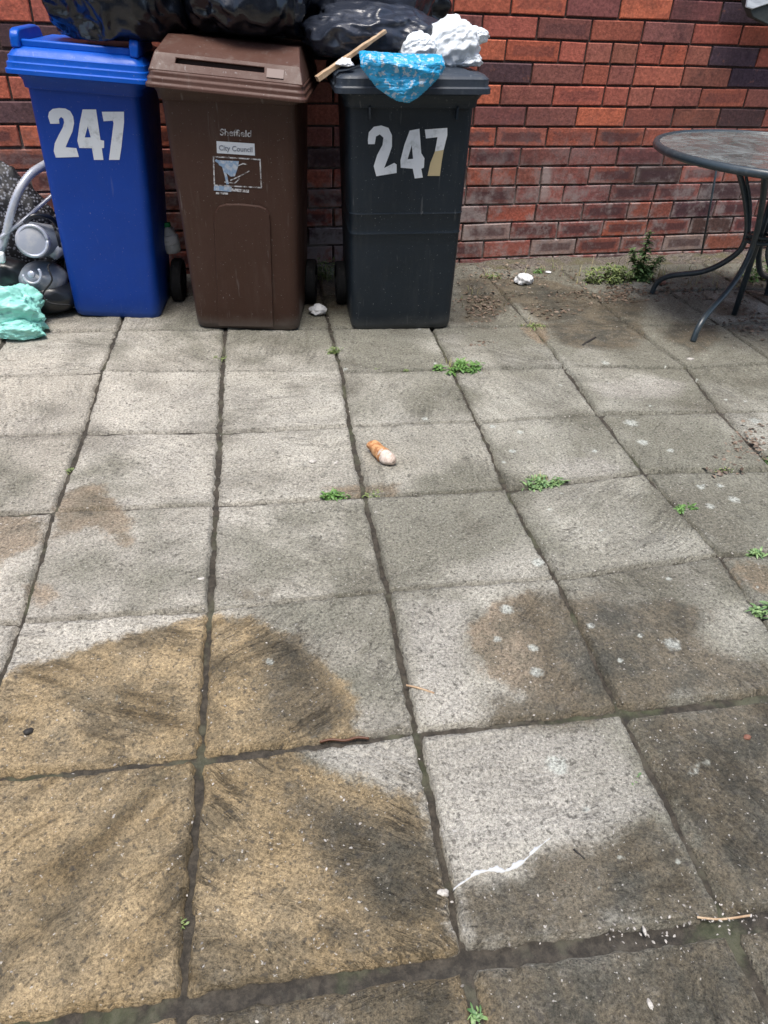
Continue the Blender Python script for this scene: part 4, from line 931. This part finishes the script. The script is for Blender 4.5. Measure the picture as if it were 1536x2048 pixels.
# ---------------------------------------------------------------- thing hanging at the top right
p = atY(1500, 6, -.10)
t = thing('hanging_cover', 'grey green cover with a white hem hanging on the wall at the top right corner', 'cover', (p.x, p.y, p.z))
def lw(u, v): return atY(u, v, -.10) - p
n = NT('grey_green_fabric'); n.set(color=(.055, .065, .062), rough=.7); n.bump(n.noise(25, 3), .4, .01)
def fold(name, pts, mat, th):
    bm = bmesh.new(); loft(bm, [[Vector(q) + Vector((0, -th / 2, 0)) for q in pts], [Vector(q) + Vector((0, th / 2, 0)) for q in pts]]); return frombm(name, bm, mat, t, bevel=.004, auto=30)
fold('cover', [lw(1492, -60), lw(1488, 6), lw(1500, 34), lw(1536, 52), lw(1620, 60), lw(1660, -60)], n.m, .05)
fold('hem', [lw(1483, 14) + Vector((0, -.03, 0)), lw(1496, 18) + Vector((0, -.03, 0)), lw(1526, 8) + Vector((0, -.03, 0)), lw(1600, 2) + Vector((0, -.03, 0)), lw(1600, -30) + Vector((0, -.03, 0)), lw(1490, -24) + Vector((0, -.03, 0))], M['white_bag'], .012)

# ---------------------------------------------------------------- weeds
def leaf(verts_, faces_, P0, d, s_, L_, w_, dr):
    o_ = len(verts_); up = s_.cross(d)
    for q, ww in ((0, .18), (.3, .85), (.62, 1.0), (.88, .55), (1, .04)):
        pos = P0 + d * L_ * q + Vector((0, 0, -dr * L_ * q * q)); verts_ += [pos - s_ * w_ * ww / 2, pos - up * .14 * w_ * ww, pos + s_ * w_ * ww / 2]
    for q in range(4):
        for e in (0, 1): faces_.append((o_ + 3 * q + e, o_ + 3 * q + e + 1, o_ + 3 * q + e + 4, o_ + 3 * q + e + 3))
def weed(label, u, v, rad, h, nl, mat, seed, lw_=.009, name='weed', sq=.45, group='weeds growing out of the paving joints'):
    """several little crowns of oval leaves strung along the joint"""
    rr = random.Random(seed); c = at(u, v); verts_, faces_ = [], []
    nl = int(nl * 2); nc = max(3, int(rad / .0055)); cr = []
    for k in range(nc):
        a = rr.uniform(0, 6.28); q = rr.random() ** .45
        cr.append((Vector((math.cos(a) * q * rad, math.sin(a) * q * rad * sq, 0)), 1.25 - q * .5))
    for k in range(nl):
        b0, sz = rr.choice(cr); a = rr.uniform(0, 6.28); el = rr.uniform(.05, 1.25); hz = h * sz * rr.random() ** 1.4
        d = Vector((math.cos(a) * math.cos(el), math.sin(a) * math.cos(el), math.sin(el) * .8)); s_ = Vector((-math.sin(a), math.cos(a), rr.uniform(-.5, .5))).normalized()
        L_ = lw_ * rr.uniform(1.0, 2.6) * sz
        leaf(verts_, faces_, b0 + Vector((rr.gauss(0, .006), rr.gauss(0, .004), hz)), d, s_, L_, lw_ * rr.uniform(.35, .75) * sz, rr.uniform(.2, .7))
    o = mesh(name, verts_, faces_, mat); o.location = (c.x, c.y, -.004); return tag(o, label, 'weed', group)
weed('largest green weed tuft in the joint in front of the grey bin', 918, 740, 0.115, 0.03, 330, M['leaf'], 1, 0.013)
weed('flat thin weed just right of the largest weed tuft', 1040, 724, 0.055, 0.008, 70, M['leaf2'], 2, 0.008)
weed('bushy green weed in the joint at the middle right of the paving', 1088, 968, 0.065, 0.02, 190, M['leaf3'], 3, 0.012)
weed('small bright weed left of the joint crossing below the orange stub', 664, 995, 0.036, 0.018, 90, M['leaf'], 4, 0.011)
weed('dull weed on the joint crossing just below the orange stub', 745, 985, 0.03, 0.01, 60, M['leaf2'], 5, 0.008)
weed('small weed in the joint below the brown bin', 440, 716, 0.026, 0.01, 50, M['leaf2'], 6, 0.008)
weed('small upright weed in the joint between the brown and grey bins', 670, 706, 0.035, 0.025, 70, M['leaf2'], 7, 0.009)
weed('sparse weed in the joint left of the largest weed tuft', 806, 742, .024, .010, 20, M['leaf2'], 8, .006)
weed('tiny weed furthest left in the joint in front of the grey bin', 755, 740, .018, .008, 14, M['leaf2'], 18, .006)
weed('small weed in the joint at the right, among pale spots', 1372, 1020, 0.028, 0.015, 60, M['leaf'], 9, 0.011)
weed('small weed at the right edge of the paving, upper of two in that joint', 1514, 1108, 0.03, 0.018, 60, M['leaf3'], 10, 0.011)
weed('leafy weed at the right edge of the paving, lower of two in that joint', 1532, 1225, 0.04, 0.03, 80, M['leaf3'], 11, 0.014)
weed('tiny weed in the wide joint at the lower right', 1272, 1558, .012, .012, 10, M['leaf3'], 12, .008)
weed('mossy tuft in the joint at the left, above the small brown stain', 138, 942, .014, .012, 20, M['leaf2'], 13, .007)
weed('tiny yellow weed in the joint at the lower left', 366, 1850, .006, .008, 7, M['leaf2'], 14, .006)
weed('tiny weed at the bottom edge in the middle joint', 950, 2035, .010, .012, 10, M['leaf3'], 15, .007)
weed('pale weed in the gap behind the brown and grey bins', 652, 560, 0.06, 0.12, 150, M['leaf2'], 16, 0.014, group='weeds at the foot of the wall')
weed('faint weed by the wall just right of the grey bin', 985, 556, 0.05, 0.03, 70, M['leaf2'], 17, 0.011, group='weeds at the foot of the wall')
weed('small weed at the wall between the large tissue and the leafy patch', 1080, 548, 0.04, 0.03, 60, M['leaf'], 19, 0.011, group='weeds at the foot of the wall')
weed('yellowing weed beside the dark patch on the paving', 1066, 655, 0.06, 0.015, 120, M['leaf2'], 20, 0.009)
weed('low leafy green patch at the wall left of the tall weed', 1210, 565, 0.15, 0.09, 520, M['leaf2'], 21, 0.017, group='weeds at the foot of the wall')
weed('green weed at the wall seen between the table legs', 1508, 560, 0.1, 0.12, 200, M['leaf'], 22, 0.017, group='weeds at the foot of the wall')
weed('thin weed on the paving near the right edge, above the dead leaves', 1445, 940, .03, .012, 20, M['leaf2'], 23, .007)
weed('small weed at the far right edge beside the dead leaves', 1530, 922, .02, .014, 16, M['leaf'], 24, .008)
# tall weed with a stem
c = at(1280, 562); t = thing('weed', 'tall leafy green weed standing at the wall left of the table', 'weed', (c.x, c.y, 0), 0, 'weeds at the foot of the wall')
bm = bmesh.new(); st_ = smooth_path([(0, 0, 0), (.005, .01, .08), (.0, .02, .17), (.01, .03, .26)]); tube(bm, st_, .004, 6); tube(bm, smooth_path([(0, 0, .02), (-.05, .01, .10), (-.08, .02, .17)]), .003, 6); tube(bm, smooth_path([(0, 0, .02), (.06, 0, .08), (.10, .0, .13)]), .003, 6); frombm('stem', bm, M['leaf2'], t)
rr = random.Random(4); verts_, faces_ = [], []
for k in range(420):
    br = rr.choice((0, 1, 2)); tt = rr.uniform(.05, 1)
    P0 = {0: Vector((0, .02 * tt, .26 * tt)), 1: Vector((-.08 * tt, .02 * tt, .17 * tt)), 2: Vector((.10 * tt, 0, .13 * tt))}[br]
    a = rr.uniform(0, 6.28); el = rr.uniform(-.1, .8); d = Vector((math.cos(a) * math.cos(el), math.sin(a) * math.cos(el), math.sin(el))); s_ = d.cross(Vector((0, 0, 1))).normalized(); L_ = rr.uniform(.03, .065) * (1.25 - .7 * tt); w_ = L_ * .42; o_ = len(verts_)
    for q, ww in ((0, .15), (.3, .9), (.65, .8), (1, .05)):
        pos = P0 + d * L_ * q + Vector((0, 0, -.4 * L_ * q * q)); verts_ += [pos - s_ * w_ * ww / 2, pos + Vector((0, 0, -.1 * w_)), pos + s_ * w_ * ww / 2]
    for q in range(3):
        for e in (0, 1): faces_.append((o_ + 3 * q + e, o_ + 3 * q + e + 1, o_ + 3 * q + e + 4, o_ + 3 * q + e + 3))
mesh('leaves', verts_, faces_, M['leaf3'], t)

rr = random.Random(77); verts_, faces_ = [], []
for (u, v, su, sv, n_, hh) in [(1215,560,45,10,70,.09),(1290,555,30,8,40,.10),(918,736,26,5,60,.035),(1088,965,16,4,24,.03),(664,992,9,3,12,.025),(650,555,14,8,30,.10),(1500,560,22,10,50,.10),(1066,652,14,8,26,.03),(985,556,14,5,16,.05),(1100,545,40,4,24,.05),(1390,560,50,12,40,.06),(945,600,20,10,14,.04)]:
    for k in range(n_):
        p = at(u + rr.gauss(0, su), v + rr.gauss(0, sv)); p.y = min(p.y, -.02); a = rr.uniform(0, 6.28); ln = hh * rr.uniform(.4, 1.2); d = Vector((math.cos(a), math.sin(a), 0)) * ln * rr.uniform(.2, .9); s_ = Vector((-math.sin(a), math.cos(a), 0)) * rr.uniform(.0012, .0026); o_ = len(verts_)
        for q in range(4):
            t_ = q / 3; c_ = p + d * t_ ** 1.6 + Vector((0, 0, ln * (1 - (1 - t_) ** 1.7) * .8)); verts_ += [c_ - s_ * (1 - t_ * .9), c_ + s_ * (1 - t_ * .9)]
        for q in range(3): faces_.append((o_ + 2 * q, o_ + 2 * q + 1, o_ + 2 * q + 3, o_ + 2 * q + 2))
M['blade'] = leafmat('grass_blade', (.26, .30, .10), (.34, .28, .15))
tag(mesh('grass', verts_, faces_, M['blade']), 'thin grass blades and dry stems among the weeds', 'grass', kind='stuff')

# ---------------------------------------------------------------- litter underfoot
def flakes(name, label, spots, mat, seed, size, cat='litter', lift=.004, flat=.3, mul=1.0):
    rr = random.Random(seed); verts_, faces_ = [], []
    for (u, v, su, sv, n_) in spots:
        for k in range(int(n_ * mul)):
            p = at(u + rr.gauss(0, su), v + rr.gauss(0, sv))
            if p.y > -.01: p.y = -.01 - rr.random() * .05
            z = lift + (max(0, .022 * (1 + (p.y + .02) / .34)) if p.x > 1.05 and p.y > -.36 else 0) + rr.uniform(0, .004)
            s_ = size * rr.uniform(.4, 1.3); a = rr.uniform(0, 6.28); M_ = Matrix.Rotation(a, 3, 'Z') @ Matrix.Rotation(rr.uniform(-flat, flat) * 2, 3, 'X')
            o_ = len(verts_); h = s_ * rr.uniform(.15, .45)
            for x, y, zz in ((-1, 0, 0), (-.3, -.55, h / s_), (.5, -.45, h / s_ * .6), (1, .1, 0), (.3, .5, h / s_), (-.5, .4, h / s_ * .5)):
                verts_.append(Vector((p.x, p.y, z)) + M_ @ Vector((x * s_ * .5, y * s_ * .5, zz * s_ * .5)))
            c_ = len(verts_); verts_.append(Vector((p.x, p.y, z + h * .6)))
            for q in range(6): faces_.append((o_ + q, o_ + (q + 1) % 6, c_))
    return tag(mesh(name, verts_, faces_, mat, smooth=False), label, cat, kind='stuff')
flakes('dead_leaves', 'scattered brown dead leaves and twigs along the foot of the wall', [(1330,580,110,14,300),(1150,575,60,14,130),(960,615,24,16,120),(1000,555,40,8,90),(1460,560,60,22,170),(1500,640,30,18,90),(1090,625,30,8,30),(1240,590,30,10,90),(1500,900,22,22,90),(1440,930,20,12,24),(960,690,14,4,8)], M['litter'], 3, .020, 'leaf litter', mul=1.7)
flakes('grit', 'pale crumbs of grit strewn over the paving and joints', [(1050,800,380,120,330),(1300,1000,160,100,200),(1440,1835,60,25,60),(600,1100,400,260,220),(800,1650,480,200,260),(1400,580,100,40,180),(960,620,60,30,80),(640,650,60,12,50),(1280,1870,40,20,40)], M['litter2'], 4, .006, 'grit')
def chip(name, label, cat, u, v, dims, mat, seed, group=None, rz=0):
    c = at(u, v); o = crumple(name, [((0, 0, 0), dims)], mat, None, 3, seed, .35, 2, None, (1, 1, 1), .1); o.location = (c.x, c.y, dims[2] * .8 + .001); o.rotation_euler = (0, 0, math.radians(rz)); return tag(o, label, cat, group)
GW = 'pale chips lying on the paving'
n = NT('pale_stone'); n.set(color=n.mix(n.mr(n.noise(150, 3), .4, .6), (.52, .50, .46), (.33, .31, .28)), rough=.8); M['chip'] = n.m
n = NT('red_stone'); n.set(color=(.20, .09, .06), rough=.7); M['rchip'] = n.m
n = NT('dark_stone'); n.set(color=(.02, .018, .016), rough=.7); M['dchip'] = n.m
chip('stone_chip', 'white chip beside the joint left of centre on a plain slab', 'stone chip', 403, 1161, (.011, .008, .004), M['chip'], 1, GW)
chip('stone_chip', 'white chip on the slab to the left of the orange stub', 'stone chip', 626, 925, (.012, .008, .004), M['chip'], 2, GW)
chip('stone_chip', 'pinkish chip nearest the orange stub on its left', 'stone chip', 672, 928, (.010, .005, .004), M['chip'], 3, GW, 30)
chip('pebble', 'white pebble in the joint at the lower middle', 'pebble', 885, 1790, (.010, .008, .006), M['chip'], 4)
chip('stone_chip', 'small white chip in the middle of the large tan stain', 'stone chip', 236, 1402, (.007, .005, .003), M['chip'], 5, GW)
chip('pebble', 'dark pebble on the tan stained slab at the left', 'pebble', 58, 1467, (.010, .008, .006), M['dchip'], 6)
chip('pebble', 'pink pebble on the dark slab at the right edge', 'pebble', 1493, 1478, (.008, .006, .005), M['rchip'], 7)
chip('pebble', 'tiny red pebble on the dark part of the broken coloured slab', 'pebble', 1131, 1765, (.004, .004, .003), M['rchip'], 8)
chip('cigarette_butt', 'short white cigarette butt in the joint at the lower right', 'cigarette butt', 1288, 1864, (.003, .008, .003), M['chip'], 9, None, -10)
chip('stone_chip', 'tall white chip near the bottom edge at the right', 'stone chip', 1300, 2012, (.004, .009, .003), M['chip'], 10, GW)
chip('stone_chip', 'white chip by the joint at the foot of the table leg', 'stone chip', 1380, 721, (.016, .009, .006), M['chip'], 11, GW)
chip('brick_fragment', 'small red brick fragment beside the left table foot', 'brick fragment', 1322, 570, (.028, .018, .014), M['rchip'], 12)
def stick(label, pts, r, mat, name='twig', z=.006):
    P = [at(u, v) + Vector((0, 0, z)) for u, v in pts]; bm = bmesh.new(); tube(bm, smooth_path(P, 4), r, 7); return tag(frombm(name, bm, mat), label, 'twig', 'twigs lying on the paving')
stick('pale splinter of wood crossing the middle joint', [(812,1374),(838,1380),(868,1390)], .0025, M['wood'], 'wood_splinter')
stick('thin pale twig in the joint at the lower right', [(1392,1838),(1440,1842),(1500,1834)], .002, M['wood'])
stick('rusty brown twig lying in the joint by the tan stain', [(640,1484),(662,1479),(690,1481),(715,1475),(738,1477)], .0028, M['redleaf'], z=.0)
stick('short dark twig on the lower half of the broken coloured slab', [(1146,1702),(1168,1722)], .002, M['dchip'])
stick('black feather-like twig on the dark patch by the table', [(1164,694),(1176,686),(1190,678)], .006, M['dchip'])
# pale delaminated ridge across the slab
P = [at(u, v) for u, v in [(906,1782),(935,1762),(955,1750),(985,1744),(1010,1746),(1040,1732),(1062,1712),(1082,1694),(1100,1680)]]
sp_ = smooth_path(P, 6); bm = bmesh.new(); loops = []
for k, p in enumerate(sp_):
    tq = (sp_[min(k + 1, len(sp_) - 1)] - sp_[max(k - 1, 0)]).normalized(); q = Vector((-tq.y, tq.x, 0)); w_ = .007 * math.sin(math.pi * (k + 1) / (len(sp_) + 1)) * (.9 + .5 * math.sin(k * .7) + .3 * math.sin(k * 2.3))
    loops.append([p - q * w_ * .5 + Vector((0, 0, -.004)), p - q * w_ * .2 + Vector((0, 0, .0085)), p + q * w_ * .8 + Vector((0, 0, .0070)), p + q * w_ * 1.6 + Vector((0, 0, -.004))])
loft(bm, loops); n = NT('split_stone'); n.set(color=n.mix(n.noise(60, 3), (.42, .44, .45), (.62, .64, .66)), rough=.6); tag(frombm('stone_flake', bm, n.m), 'long pale flake edge split across the slab at the lower right', 'stone flake')

# orange stub with a pale end
a, b_ = at(746, 904), at(782, 934); c = (a + b_) / 2; d = (b_ - a); L = d.length; yaw = math.atan2(d.y, d.x)
t = thing('cone_stub', 'orange cone shaped stub with a pale rounded end lying on the paving', 'litter', (c.x, c.y, 0), yaw)
def stub(name, x0, x1, r0, r1, mat, a0, a1, seed, cap):
    N, Mv = 26, 22; vs, fs = [], []
    for k in range(N + 1):
        t_ = k / N; x = x0 + (x1 - x0) * t_; r_ = r0 + (r1 - r0) * t_
        if cap: r_ *= math.sqrt(max(0.02, 1 - max(0, (t_ - .45) / .55) ** 2.4))
        for m in range(Mv):
            an = a0 + (a1 - a0) * m / (Mv - 1); w_ = 1 + .10 * math.sin(3 * an + seed + 3 * t_) + .05 * math.sin(9 * t_ + an)
            vs.append((x, r_ * w_ * math.cos(an), .0235 + r_ * w_ * math.sin(an) * .82))
    for k in range(N):
        for m in range(Mv - 1): fs.append((k * Mv + m, k * Mv + m + 1, (k + 1) * Mv + m + 1, (k + 1) * Mv + m))
    o = mesh(name, vs, fs, mat, t); sm = o.modifiers.new('s', 'SOLIDIFY'); sm.thickness = .003; return o
n = NT('orange_skin'); n.set(color=n.mix(n.mr(n.noise(70, 4), .4, .62), (.36, .15, .055), (.60, .34, .16)), rough=.6); n.bump(n.noise(160, 3), .4, .002); stub('orange_body', -L * .58, L * .15, .021, .028, n.m, -.6, 5.3, 0, False)
n = NT('cream_flesh'); n.set(color=n.mix(n.mr(n.noise(70, 4), .4, .65), (.62, .54, .47), (.42, .33, .27)), rough=.7); n.bump(n.noise(130, 3), .5, .002); stub('pale_end', L * .06, L * .62, .026, .024, n.m, 0, 6.28, 2, True)
